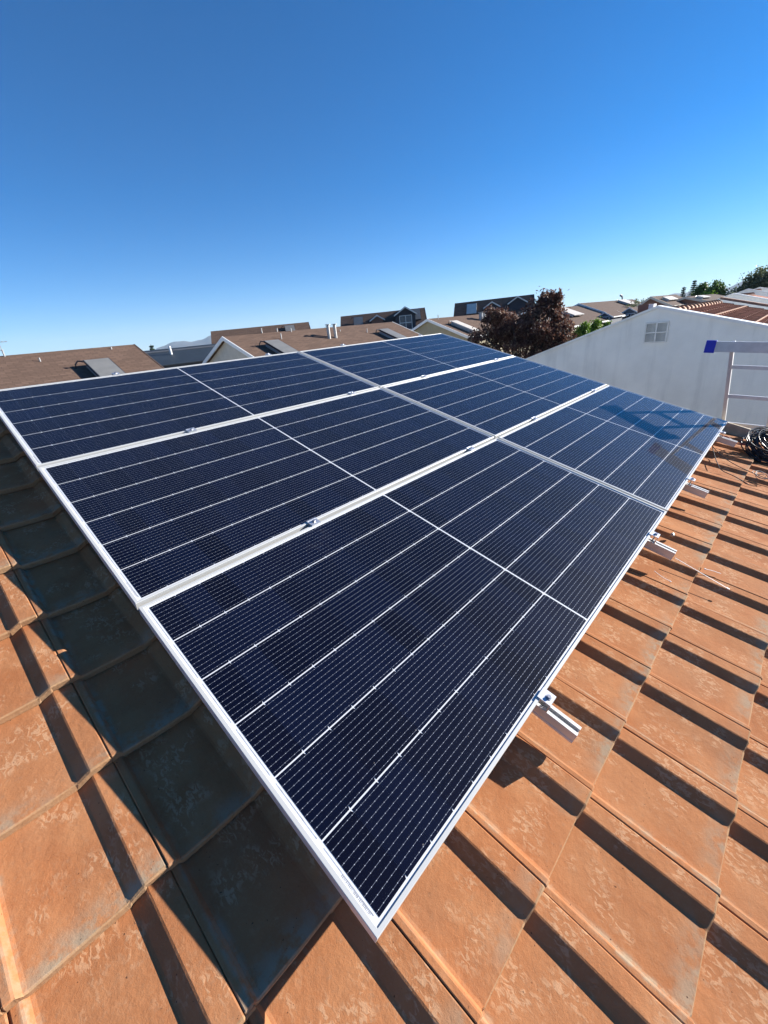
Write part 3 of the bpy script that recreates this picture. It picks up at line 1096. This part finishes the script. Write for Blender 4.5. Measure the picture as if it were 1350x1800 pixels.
# ridge tiles: barrels overlapping along the ridge
rt = MB()
ns = 7
ring0 = []
for s_, (xx, rad) in enumerate(((0.0, 0.105), (0.44, 0.085))):
    for k in range(ns):
        a = math.pi * (k / (ns - 1))
        rt.v.append((xx, -rad * math.cos(a) * 1.1, rad * math.sin(a)))
    for k in range(ns):
        a = math.pi * (k / (ns - 1))
        rt.v.append((xx, -(rad - 0.015) * math.cos(a) * 1.1, (rad - 0.015) * math.sin(a)))
for k in range(ns - 1):
    rt.f.append((k, k + 1, 2 * ns + k + 1, 2 * ns + k))
    rt.f.append((k, k + 1, ns + k + 1, ns + k))
    rt.f.append((2 * ns + k, 2 * ns + k + 1, 3 * ns + k + 1, 3 * ns + k))
rtm = rt.mesh('ridge_tile', M['ridgetile'], True)
for k in range(16):
    inst('ridge_tile', rtm, rf, m @ Matrix.Translation((0.45 + k * 0.40, 0, h - 0.10)) @ Matrix.Rotation(0.03, 4, 'Y'))
# tile courses on the slope that shows: one long ribbed strip per course, with ribs at every tile
def course_mesh(length):
    mb = MB()
    n = int(length / 0.30)
    for k in range(n):
        x = 0.25 + k * 0.30
        mb.add([(x, 0, 0.03), (x + 0.235, 0, 0.03), (x + 0.25, 0, 0.052), (x + 0.298, 0, 0.052), (x, 0.36, 0.012), (x + 0.235, 0.36, 0.012), (x + 0.25, 0.36, 0.034), (x + 0.298, 0.36, 0.034),
                (x, 0, 0.005), (x + 0.298, 0, 0.005)],
               [(0, 1, 5, 4), (1, 2, 6, 5), (2, 3, 7, 6), (8, 9, 3, 2, 1, 0)])
    return mb.mesh('tile_course', M['redtile'])


cmesh = course_mesh(6.7)
for k in range(16):
    d = 0.33 * (k + 1)
    if d > 5.2: break
    inst('tile_course', cmesh, rf, on_slope(m, h - 0.10, 0.282, 0, d))
for k in range(3):
    mm = on_slope(m, h - 0.10, 0.282, 0, 0.62 + 0.62 * k)
    mb = MB()
    for q in range(22):
        mb.box((0.45 + q * 0.29, 0, 0.052), (0.27, 0.022, 0.02))
    mb.build('pale_strip_row', M['ridgetile'], rf, mm)  # short pale raised strips laid in rows along the slope
mb = MB()
mb.prism([(0, h + 0.0), (-5.0, h - 0.282 * 5.0), (-5.0, h - 0.282 * 5.0 + 0.06), (0, h + 0.06)], (6.9, 0, 0), (7.1, 0, 0), (0, 1, 0), (0, 0, 1))
mb.build('far_verge', M['ridgetile'], rf, m)

# further terraces of the same kind
for k, (dx, dy, dz, lb) in enumerate([(20.0, 2.12, -0.02, 'second white gable wall, peeking over the dark red tile roof'), (29.0, 2.55, 0.12, 'third white gable wall and red roof beyond the second white gable'),
                                      (39.0, 2.85, 0.2, 'farthest sliver of white gable and red roof below the big round tree')]):
    e2, rf2, m2, h2, w2 = white_terrace('terrace_house', lb, CAM.x + dx, CAM.y + dy, CAM.z + dz, 7.0, 0.30, 0.33, 5.0, 4.6, False)
    for q in range(14):
        inst('ridge_tile', rtm, rf2, m2 @ Matrix.Translation((0.45 + q * 0.44, 0, h2 - 0.10)) @ Matrix.Rotation(0.03, 4, 'Y'))

# ------------------------------------------------------------------ brown shingle houses beyond our roof
ROWY, ROWZ = CAM.y + 27.0, CAM.z + 0.62
SL = 0.40
G1 = 'brown shingle houses beyond the roof'


def row_house(x0, x1, label, wall, dz=0.0, roofm='shingle', trim='whitetrim'):
    return gable_house('shingle_house', label, G1, (CAM.x + x0, ROWY), 0.0, x1 - x0, 4.4, 4.4, ROWZ + dz, SL, SL, M[wall], M[roofm], M[trim])


eL, rL, mL = row_house(-9.0, 8.3, 'brown shingle roof at the far left with one collector and a plain right verge', 'cream', 0.0, 'shingle', 'shingle2')
hA = ROWZ - GROUND
xo = lambda x, m_: CAM.x + x - m_.translation.x
collector(on_slope(mL, hA, SL, xo(5.98, mL), 3.3, 0.22), 1.12, 2.6, 'grey flat solar collector on the leftmost brown roof')
for q, (x, d, hh) in enumerate(((2.9, 0.1, 0.22), (4.0, 1.0, 0.16), (7.3, 0.35, 0.1), (1.8, 1.9, 0.1))):
    p = mL @ Vector((xo(x, mL), -d, hA - SL * d))
    pipe(rL, p, hh, 0.035, q == 0)
p = mL @ Vector((xo(2.9, mL), 0.0, hA))
mb = MB()
mb.bar(p + Vector((0, 0, -0.1)), p + Vector((0, 0, 0.62)), 0.03, 0.03, (0, 1, 0))
mb.bar(p + Vector((-0.32, 0, 0.58)), p + Vector((0.32, 0, 0.58)), 0.025, 0.025)
for k in range(5):
    mb.bar(p + Vector((-0.28 + 0.14 * k, -0.18, 0.60)), p + Vector((-0.28 + 0.14 * k, 0.18, 0.60)), 0.015, 0.015)
mb.build('aerial', M['zinc'], rL, Matrix.Identity(4))
eB, rB, mB = row_house(14.1, 29.8, 'brown roofed house with cream gable, twin silver flues and two grey collectors', 'cream')
collector(on_slope(mB, hA, SL, xo(16.0, mB), 3.3, 0.22), 1.12, 2.9, 'long grey collector on the cream gabled house, left of the twin flues')
collector(on_slope(mB, hA, SL, xo(26.6, mB), 3.2, 0.22), 1.12, 2.7, 'grey collector on the cream gabled house, right of the twin flues')
for x in (21.0, 21.62):
    d = 1.9
    pipe(rB, mB @ Vector((xo(x, mB), -d, hA - SL * d)), 0.85, 0.12, True)
for x, d, hh in ((19.0, 0.2, 0.25), (25.2, 1.6, 0.3), (23.0, 0.9, 0.12), (17.4, 1.2, 0.35)):
    pipe(rB, mB @ Vector((xo(x, mB), -d, hA - SL * d)), hh, 0.035, False)
eC, rC, mC = row_house(35.4, 51.2, 'brown roofed house with khaki gable wall, just left of the purple tree', 'khaki', 0.0)
collector(on_slope(mC, hA, SL, xo(36.9, mC), 3.0, 0.22), 1.12, 2.8, 'pale collector on the khaki gabled house left of the purple tree', True)
pipe(rC, mC @ Vector((xo(42.3, mC), -1.6, hA - SL * 1.6)), 0.75, 0.2, True)
pipe(rC, mC @ Vector((xo(42.9, mC), -1.6, hA - SL * 1.6)), 0.75, 0.2, True)
pipe(rC, mC @ Vector((xo(36.5, mC), -0.3, hA - SL * 0.3)), 0.4, 0.04, False)

# dark metal-roofed shed between the two nearest brown roofs
md = Matrix.Translation((CAM.x + 9.0, CAM.y + 41.5, GROUND)) @ Matrix.Rotation(R(-17), 4, 'Z')
ed = empty('metal_shed', md, 'long low dark green metal roof between the left brown roof and the cream gable', 'shed')
hd = CAM.z + 0.36 - GROUND
MB().prism([(-5, 0), (5, 0), (5, hd - 1.2), (0, hd - 0.1), (-5, hd - 1.2)], (0, 0, 0), (22, 0, 0), (0, 1, 0), (0, 0, 1)).build('wall', M['slate'], ed, md)
rd = MB().prism([(-5.3, hd - 1.16), (0, hd), (5.3, hd - 1.16), (5.3, hd - 1.22), (0, hd - 0.08), (-5.3, hd - 1.22)], (-0.3, 0, 0), (22.3, 0, 0), (0, 1, 0), (0, 0, 1)).build('roof', M['darkmetal'], ed, md)
MB().box((11, -0.9, hd - 0.17), (22.2, 0.12, 0.10), None).build('roof_flashing', M['slate'], rd, md)
p = md @ Vector((6.4, -2.2, hd - 0.5))
pipe(rd, p + Vector((0, 0, -0.2)), 0.85, 0.09, False, M['whitetrim'])

# taller brown houses further back, turned a little
G2 = 'tall dormered brown houses on the skyline'


def polar(az, r, z=0.0):
    return Vector((CAM.x + r * math.sin(R(az)), CAM.y + r * math.cos(R(az)), CAM.z + z))


def dormer(e, m, h, slope, x, d, w, hh, wall, roofm, win=True):
    """Gabled dormer whose front stands d below the ridge on the front slope."""
    zb = h - slope * d
    dep = (hh + 0.3) / slope
    mb = MB()
    mb.prism([(-w / 2, zb - 0.4), (w / 2, zb - 0.4), (w / 2, zb + hh), (0, zb + hh + w * 0.30), (-w / 2, zb + hh)], (x, -d, 0), (x, -d + dep, 0), (1, 0, 0), (0, 0, 1))
    dm = mb.build('dormer', M[wall], e, m)
    mb = MB()
    zt = zb + hh + w * 0.30 + 0.06
    o = w / 2 + 0.25
    s = 0.60
    mb.prism([(-o, zt - s * o), (0, zt), (o, zt - s * o), (o, zt - s * o + 0.12), (0, zt + 0.12), (-o, zt - s * o + 0.12)], (x, -d - 0.3, 0), (x, -d + dep + 1.2, 0), (1, 0, 0), (0, 0, 1))
    mb.build('dormer_roof', M[roofm], dm, m)
    mb = MB()
    mb.prism([(-o, zt - s * o - 0.09), (0, zt - 0.09), (o, zt - s * o - 0.09), (o, zt - s * o + 0.10), (0, zt + 0.10), (-o, zt - s * o + 0.10)], (x, -d - 0.36, 0), (x, -d - 0.303, 0), (1, 0, 0), (0, 0, 1))
    mb.build('barge_board', M['louvre'], dm, m)
    if win:
        mb = MB()
        ww, wh = w * 0.62, hh * 0.85
        for (c, s2) in (((x, -d - 0.03, zb + hh * 0.5), (ww, 0.05, 0.08)), ((x, -d - 0.03, zb + hh * 0.5 + wh / 2), (ww, 0.06, 0.08)), ((x, -d - 0.03, zb + hh * 0.5 - wh / 2), (ww, 0.06, 0.08)),
                        ((x - ww / 2, -d - 0.03, zb + hh * 0.5), (0.08, 0.06, wh)), ((x + ww / 2, -d - 0.03, zb + hh * 0.5), (0.08, 0.06, wh)), ((x, -d - 0.03, zb + hh * 0.5), (0.07, 0.06, wh))):
            mb.box(c, s2)
        mb.build('window_frame', M['louvre'], dm, m)
        MB().box((x, -d - 0.012, zb + hh * 0.5), (ww - 0.05, 0.02, wh - 0.05)).build('window_pane', M['window'], dm, m)
    return dm


def skyline(az0, az1, r, z, label, wall, roofm, slope=0.62, front=5.0, back=5.0):
    p0, p1 = polar(az0, r), polar(az1, r)
    L = (p1 - p0).length
    rot = math.atan2(p1.y - p0.y, p1.x - p0.x)
    e, rf, m = gable_house('tall_house', label, G2, (p0.x, p0.y), rot, L, front, back, CAM.z + z, slope, slope, M[wall], M[roofm], M['shingle2'], 0.3, 0.2, 0.16)
    return e, rf, m, CAM.z + z - GROUND, L


e1, r1, m1, h1, L1 = skyline(26.2, 37.4, 62, 2.02, 'tall brown roof on the skyline right behind the cream gabled house', 'brickwall', 'shingle')
collector(on_slope(m1, h1, 0.62, 0.80 * L1, 1.4, 0.12), 1.3, 1.9, 'small grey collector on the leftmost skyline roof', False, 0.0)
for fx, d in ((0.5, 1.3), (0.66, 1.6)):
    pipe(r1, m1 @ Vector((fx * L1, -d, h1 - 0.62 * d)), 0.5, 0.07, True)
e2, r2, m2, h2, L2 = skyline(41.9, 52.0, 68, 2.50, 'tall dark brown roof on the skyline with two dormers, behind the twin flues', 'brickwall', 'shingle2')
collector(on_slope(m2, h2, 0.62, 0.20 * L2, 1.9, 0.25), 1.4, 1.7, 'small collector left of the dormers on the middle skyline roof', False, 0.15)
collector(on_slope(m2, h2, 0.62, 0.895 * L2, 1.8, 0.25), 1.4, 2.2, 'small collector right of the dormers on the middle skyline roof', False, 0.15)
dormer(r2, m2, h2, 0.62, 0.43 * L2, 2.9, 1.7, 0.75, 'brickwall', 'shingle2', False)
dormer(r2, m2, h2, 0.62, 0.76 * L2, 4.6, 2.7, 2.1, 'navy', 'shingle2')
e3, r3, m3, h3, L3 = skyline(56.1, 64.9, 74, 2.83, 'tall brown roof on the skyline behind the purple tree, with a tilted collector', 'navy', 'shingle3')
collector(on_slope(m3, h3, 0.62, 0.215 * L3, 2.2, 0.25), 1.5, 2.3, 'tilted pale collector on the skyline roof behind the purple tree', True, 0.1)
dormer(r3, m3, h3, 0.62, 0.48 * L3, 3.2, 2.0, 0.8, 'navy', 'shingle2', False)
dormer(r3, m3, h3, 0.62, 0.80 * L3, 3.0, 2.3, 0.9, 'navy', 'shingle2', False)

# houses right of the purple tree, with gabled wings in front
G3 = 'houses with gabled wings behind the white gable'
e4, r4, m4 = gable_house('wing_house', 'brown roof right of the purple tree with a pale collector and white fascia', G3, (CAM.x + 56.5, ROWY), 0.0, 17.2, 5.6, 4.6, CAM.z + 0.62, 0.40, 0.40, M['khaki'], M['shingle3'], M['whitetrim'], 0.3, 0.1)
h4 = CAM.z + 0.62 - GROUND
collector(on_slope(m4, h4, 0.40, 7.2, 2.3, 0.3), 3.6, 3.4, 'pale collector on the brown roof touching the purple tree', True, 0.0)
e5, r5, m5 = gable_house('wing_house', 'long brown roof with a bent cowl on its ridge, above two white trimmed gables', G3, (CAM.x + 74.2, ROWY), 0.0, 28.0, 5.6, 4.6, CAM.z + 0.96, 0.40, 0.40, M['slate'], M['shingle3'], M['whitetrim'], 0.3, 0.2)
h5 = CAM.z + 0.96 - GROUND
L5 = 28.0
collector(on_slope(m5, h5, 0.40, 18.0, 1.9, 0.3), 4.6, 2.4, 'white topped collector near the right end of the long brown roof', True, 0.0)


def wing(x, y, z, hw, length, label):
    e_, r_, m_ = gable_house('gabled_wing', label, 'white trimmed gabled wings below the long brown roof', (CAM.x + x, CAM.y + y), 0.0, length, hw, hw, CAM.z + z, 0.60, 0.60, M['slate'], M['shingle2'], M['whitetrim'], 0.25, 0.2, 0.10, 'house wing')
    h_ = CAM.z + z - GROUND
    zc = h_ - 0.6 * hw - 0.55
    fr_ = MB()
    ww, wh = hw * 1.3, 0.9
    for c, s2 in (((-0.03, 0, zc + wh / 2), (0.06, ww, 0.08)), ((-0.03, 0, zc - wh / 2), (0.06, ww, 0.08)), ((-0.03, ww / 2, zc), (0.06, 0.08, wh)), ((-0.03, -ww / 2, zc), (0.06, 0.08, wh)),
                  ((-0.03, ww / 6, zc), (0.06, 0.06, wh)), ((-0.03, -ww / 6, zc), (0.06, 0.06, wh))):
        fr_.box(c, s2)
    w_ = fr_.build('window_frame', M['whitetrim'], e_, m_)
    MB().box((-0.012, 0, zc), (0.02, ww - 0.05, wh - 0.05)).build('window_pane', M['window'], w_, m_)


wing(70.6, 21.9, -0.62, 0.95, 5.0, 'small slate blue gable with white trim beside the green shrubs')
wing(79.2, 21.0, -0.40, 1.30, 7.0, 'larger slate blue gable with white trim and window just left of the white gable wall')
# bent cowl on that ridge
mb = MB()
q0 = m5 @ Vector((0.78 * L5, 0.0, h5))
mb.tube([q0 + Vector((0, 0, -0.1)), q0 + Vector((0, 0, 0.35)), q0 + Vector((-0.1, 0.12, 0.7)), q0 + Vector((-0.3, 0.35, 0.85))], 0.11, 8, 0.2)
mb.build('vent_cowl', M['zinc'], r5, Matrix.Identity(4))

# gabled house with a brown wall further right
e6, r6, m6 = gable_house('brick_house', 'brown walled gable house with two white collectors behind the louvred gable', 'houses between the white gable and the conifers', (CAM.x + 58.0, CAM.y + 13.35), R(-3), 9.0, 2.0, 0.9, CAM.z + 0.60, 0.50, 0.66, M['brickwall'], M['shingle3'], M['cream'], 0.3, 0.25)
h6 = CAM.z + 0.60 - GROUND
collector(on_slope(m6, h6, 0.50, 2.6, 1.1, 0.15), 3.4, 0.8, 'white collector on the brown gable house, left of the pair', True)
e7, r7, m7 = gable_house('brick_house', 'low brown roof with a white collector just left of the ridge tiles', 'houses between the white gable and the conifers', (CAM.x + 63.0, CAM.y + 11.0), R(-3), 14.0, 3.6, 3.6, CAM.z + 0.22, 0.30, 0.30, M['brickwall'], M['shingle2'], M['cream'], 0.3, 0.25)
h7 = CAM.z + 0.22 - GROUND
collector(on_slope(m7, h7, 0.30, 2.0, 1.2, 0.15), 3.4, 0.8, 'white collector on the low brown roof, right of the pair', True)
# red and white chimney just behind the white gable
mc = Matrix.Translation((CAM.x + 24.0, CAM.y + 5.75, GROUND))
ec = empty('chimney_stack', mc, 'short red and white chimney block behind the white gable ridge', 'chimney')
hc = CAM.z - 0.06 - GROUND
MB().box((0, 0, hc / 2), (0.5, 0.42, hc)).build('shaft', M['brickwall'], ec, mc)
MB().box((0.0, -0.32, hc / 2 + 0.0), (0.5, 0.2, hc - 0.02)).build('flue_box', M['whitetrim'], ec, mc)

# ------------------------------------------------------------------ trees and shrubs
def leaf_quads(centers, size, flat=0.0, r=None):
    """One kite-shaped leaf per centre, randomly turned."""
    r = r or rng
    n = len(centers)
    a = r.normal(size=(n, 3))
    a /= np.linalg.norm(a, axis=1)[:, None]
    b = r.normal(size=(n, 3))
    b -= (b * a).sum(1)[:, None] * a
    b /= np.linalg.norm(b, axis=1)[:, None]
    s = size * r.uniform(0.6, 1.35, n)[:, None]
    P = np.stack([centers - a * s, centers - b * s * 0.5, centers + a * s, centers + b * s * 0.5], 1).reshape(-1, 3)
    F = np.arange(4 * n).reshape(-1, 4)
    return P, F


def fast_mesh(name, P, F, mat):
    me = bpy.data.meshes.new(name)
    n, k = len(P), len(F)
    me.vertices.add(n)
    me.vertices.foreach_set('co', np.asarray(P, np.float32).ravel())
    me.loops.add(4 * k)
    me.loops.foreach_set('vertex_index', np.asarray(F, np.int32).ravel())
    me.polygons.add(k)
    me.polygons.foreach_set('loop_start', np.arange(0, 4 * k, 4, dtype=np.int32))
    me.materials.append(mat)
    me.update(calc_edges=True)
    me.validate()
    return me


def clumps(lobes, n_clump, per, spread, r):
    """Leaf centres gathered in small clumps spread over the outer part of the given lobes (centre, radii, weight)."""
    out = []
    wsum = sum(l[2] for l in lobes)
    for c, rad, w in lobes:
        k = int(n_clump * w / wsum)
        d = r.normal(size=(k, 3))
        d /= np.linalg.norm(d, axis=1)[:, None]
        t = r.uniform(0.25, 1.0, k) ** 0.45
        t *= 1 + 0.16 * np.sin(d[:, 0] * 7 + d[:, 2] * 5 + c[0])
        cc = np.asarray(c) + d * t[:, None] * np.asarray(rad)
        o = cc[:, None, :] + r.normal(size=(k, per, 3)) * spread
        out.append(o.reshape(-1, 3))
    return np.concatenate(out)


def tree(name, label, base, height, lobes, leafm, n_clump, per, spread, leaf, group, limbs=7, trunk_r=0.16):
    """lobes relative to the base; trunk tapers up into them with limbs to each."""
    r = np.random.default_rng(abs(hash(label)) % 1000 if False else len(label) * 7 + int(height * 10))
    m = Matrix.Translation(base)
    e = empty(name, m, label, 'tree' if 'shrub' not in name else 'shrub', group)
    mb = MB()
    top = Vector((0, 0, height * 0.62))
    mb.tube([(0, 0, -0.1), (0.03, 0.02, height * 0.2), (-0.04, 0.05, height * 0.42), tuple(top)], trunk_r, 9, trunk_r * 0.45)
    for c, rad, w in lobes:
        for q in range(max(2, limbs // len(lobes))):
            d = r.normal(size=3) * 0.55
            tip = Vector(c) + Vector((d[0] * rad[0], d[1] * rad[1], abs(d[2]) * rad[2]))
            st = Vector((0, 0, height * r.uniform(0.25, 0.55)))
            mid = st.lerp(tip, 0.5) + Vector((r.normal() * 0.12, r.normal() * 0.12, 0.15))
            mb.tube([st, mid, tip], trunk_r * 0.42, 6, trunk_r * 0.08)
    mb.build('trunk', M['bark'], e, m, smooth=True)
    P, F = leaf_quads(clumps(lobes, n_clump, per, spread, r), leaf, r=r)
    link(bpy.data.objects.new('crown', fast_mesh('crown', P, F, leafm)), e, m)
    return e


def lobes_rel(base, L):
    return [((CAM.x + x - base[0], CAM.y + y - base[1], CAM.z + z - base[2]), tuple(0.95 * q for q in rad), w) for (x, y, z), rad, w in L]


pb = (CAM.x + 27.0, CAM.y + 13.2, GROUND)
tree('purple_tree', 'large dark purple leaved plum tree between the array corner and the white gable', pb, 6.2,
     lobes_rel(pb, [((27.3, 12.2, -0.85), (1.7, 1.45, 1.7), 1.3), ((27.5, 11.95, 0.35), (0.75, 0.65, 0.78), 0.4), ((26.5, 14.4, -0.55), (1.1, 1.0, 1.2), 0.8), ((25.7, 15.6, -1.35), (0.9, 0.85, 0.9), 0.4),
                    ((27.9, 11.2, -1.1), (0.9, 0.8, 1.3), 0.5), ((27.0, 13.4, -2.2), (2.2, 2.6, 1.4), 1.2), ((26.3, 14.9, 0.25), (0.4, 0.45, 0.55), 0.15), ((27.6, 11.4, 0.30), (0.4, 0.35, 0.75), 0.15), ((27.5, 12.25, 0.9), (0.16, 0.16, 0.45), 0.05), ((27.6, 11.75, 0.95), (0.14, 0.14, 0.4), 0.04), ((27.5, 11.2, 0.75), (0.13, 0.13, 0.4), 0.04), ((25.9, 15.3, -0.3), (0.18, 0.2, 0.4), 0.04),
                    ((26.9, 13.4, -0.9), (1.0, 1.0, 1.1), 0.6)]),
     M['plum'], 1350, 17, 0.115, 0.088, 'trees seen past the roofs', 14, 0.2)
for k, (x, y, z, s, lb) in enumerate([(29.6, 10.6, -1.40, 1.0, 'bright green shrub at the foot of the purple tree, left of the taller one'), (32.3, 10.72, -1.34, 0.95, 'taller bright green shrub above the edge of the white gable wall'),
                                      (33.5, 10.45, -1.42, 0.6, 'small bright green shrub farthest right of the green shrubs')]):
    bs = (CAM.x + x, CAM.y + y, GROUND)
    tree('green_shrub', lb, bs, 4.6, lobes_rel(bs, [((x, y, z - 0.2), (0.62 * s, 0.55 * s, 0.62 * s), 1.0), ((x + 0.1, y - 0.25, z + 0.30 * s), (0.3 * s, 0.26 * s, 0.36 * s), 0.35), ((x, y, z - 1.4), (0.7, 0.6, 1.0), 0.6)]),
         M['lime'], 260, 12, 0.09, 0.075, 'bright green shrubs by the white gable', 5, 0.08)


def conifer(label, base, h, w, seed):
    r = random.Random(seed)
    m = Matrix.Translation(base)
    e = empty('conifer', m, label, 'tree', 'trees on the right skyline')
    MB().tube([(0, 0, 0), (0, 0, h)], 0.2, 7, 0.02).build('trunk', M['bark'], e, m)
    pts = []
    k = 0
    z = h * 0.25
    while z < h * 0.985:
        ll = w * (1 - z / h) + 0.04
        for b in range(6):
            a = 6.283 * (b / 6) + r.random()
            for q in range(10):
                t = (q + 1) / 10
                for _ in range(4):
                    pts.append((ll * t * math.cos(a) + r.gauss(0, 0.09), ll * t * math.sin(a) + r.gauss(0, 0.09), z - 0.12 * t * ll + r.gauss(0, 0.04) + 0.18 * t * t * ll))
        z += 0.30
    P, F = leaf_quads(np.array(pts), 0.10, r=np.random.default_rng(seed))
    link(bpy.data.objects.new('crown', fast_mesh('crown', P, F, M['pine'])), e, m)


def top_at(az, r, el):
    return r * math.tan(R(el)) + CAM.z - GROUND


for az, r, el, w, lb, sd in [(79.8, 95, 1.20, 1.7, 'thin tiered conifer, left of the two on the skyline', 1), (80.62, 92, 1.62, 2.5, 'taller tiered conifer beside the round green trees on the skyline', 2)]:
    p = polar(az, r)
    conifer(lb, (p.x, p.y, GROUND), top_at(az, r, el), w, sd)


def round_tree(az, r, el, w, leafm, label, per=12, n=420, leaf=0.16, squash=1.0):
    p = polar(az, r)
    b = (p.x, p.y, GROUND)
    H = top_at(az, r, el)
    ch = min(H * 0.62, max(w * 1.3, 1.6) * squash)
    zc = H - ch
    L = [((0, 0, zc), (w, w, ch), 1.0), ((0.45 * w, -0.3 * w, zc - 0.3 * ch), (0.7 * w, 0.7 * w, 0.7 * ch), 0.5), ((-0.4 * w, 0.4 * w, zc - 0.25 * ch), (0.7 * w, 0.7 * w, 0.75 * ch), 0.5)]
    tree('round_tree', label, b, H, L, leafm, n, per, 0.2 * max(1, w / 2), leaf, 'trees on the right skyline', 6, 0.2)


round_tree(81.35, 88, 1.30, 0.85, M['green'], 'dark green pointed tree beside the taller conifer')
round_tree(81.9, 84, 0.35, 1.2, M['lime'], 'low yellow green tree between the two skyline green trees')
round_tree(82.5, 86, 1.22, 1.05, M['green'], 'round mid green tree right of the conifers on the skyline')
round_tree(86.0, 90, 1.92, 2.9, M['olive'], 'large grey green tree at the right edge of the photo', 18, 1300, 0.19, 1.0)
round_tree(87.6, 93, 1.7, 3.2, M['olive'], 'second grey green tree cut by the right edge, beyond the large one', 12, 600, 0.17)
round_tree(83.6, 100, 0.45, 2.2, M['pine'], 'low dark tree between the mid green tree and the large grey green tree', 10, 400)
round_tree(75.9, 92, 0.42, 2.0, M['olive'], 'dull green tree behind the slate blue dormered house', 10, 350)
round_tree(76.9, 96, 0.5, 1.4, M['green'], 'small green tree left of the brown gable house', 10, 250)
conifer('tiny conifer tip between the left brown roof and the mountains', (polar(19.25, 60).x, polar(19.25, 60).y, GROUND), top_at(19.25, 60, 1.1), 0.9, 9)
round_tree(39.8, 105, 1.40, 0.5, M['pine'], 'sparse treetop left of the twin flues on the skyline', 6, 60, 0.12)

# far tree line that reads as one mass
pts = []
r = np.random.default_rng(77)
for az in np.arange(60, 96, 0.12):
    for k in range(14):
        rr_ = r.uniform(230, 300)
        hh = r.uniform(2.0, 7.0)
        pts.append((CAM.x + rr_ * math.sin(R(az + r.normal() * 0.1)), CAM.y + rr_ * math.cos(R(az)), GROUND + hh))
P, F = leaf_quads(np.array(pts), 1.1, r=r)
o = bpy.data.objects.new('far_wood', fast_mesh('far_wood', P, F, M['pine']))
link(o)
tag(o, 'dark band of distant trees behind the houses', None, None, 'stuff')

# ------------------------------------------------------------------ air
hz = MB().box((0, 0, 0), (28600, 28600, 1.0))
top, bot = 620.0, GROUND - 1.5
hz = MB().box((0, 0, (top + bot) / 2), (29000, 29000, top - bot))
hm = bpy.data.materials.new('haze')
hm.use_nodes = True
hm.node_tree.nodes.clear()
ho = hm.node_tree.nodes.new('ShaderNodeOutputMaterial')
pv = hm.node_tree.nodes.new('ShaderNodeVolumePrincipled')
pv.inputs['Color'].default_value = (0.62, 0.80, 1.0, 1)
pv.inputs['Density'].default_value = 0.00006
hm.node_tree.links.new(pv.outputs[0], ho.inputs['Volume'])
o = hz.build('haze', hm)
o['kind'] = 'stuff'
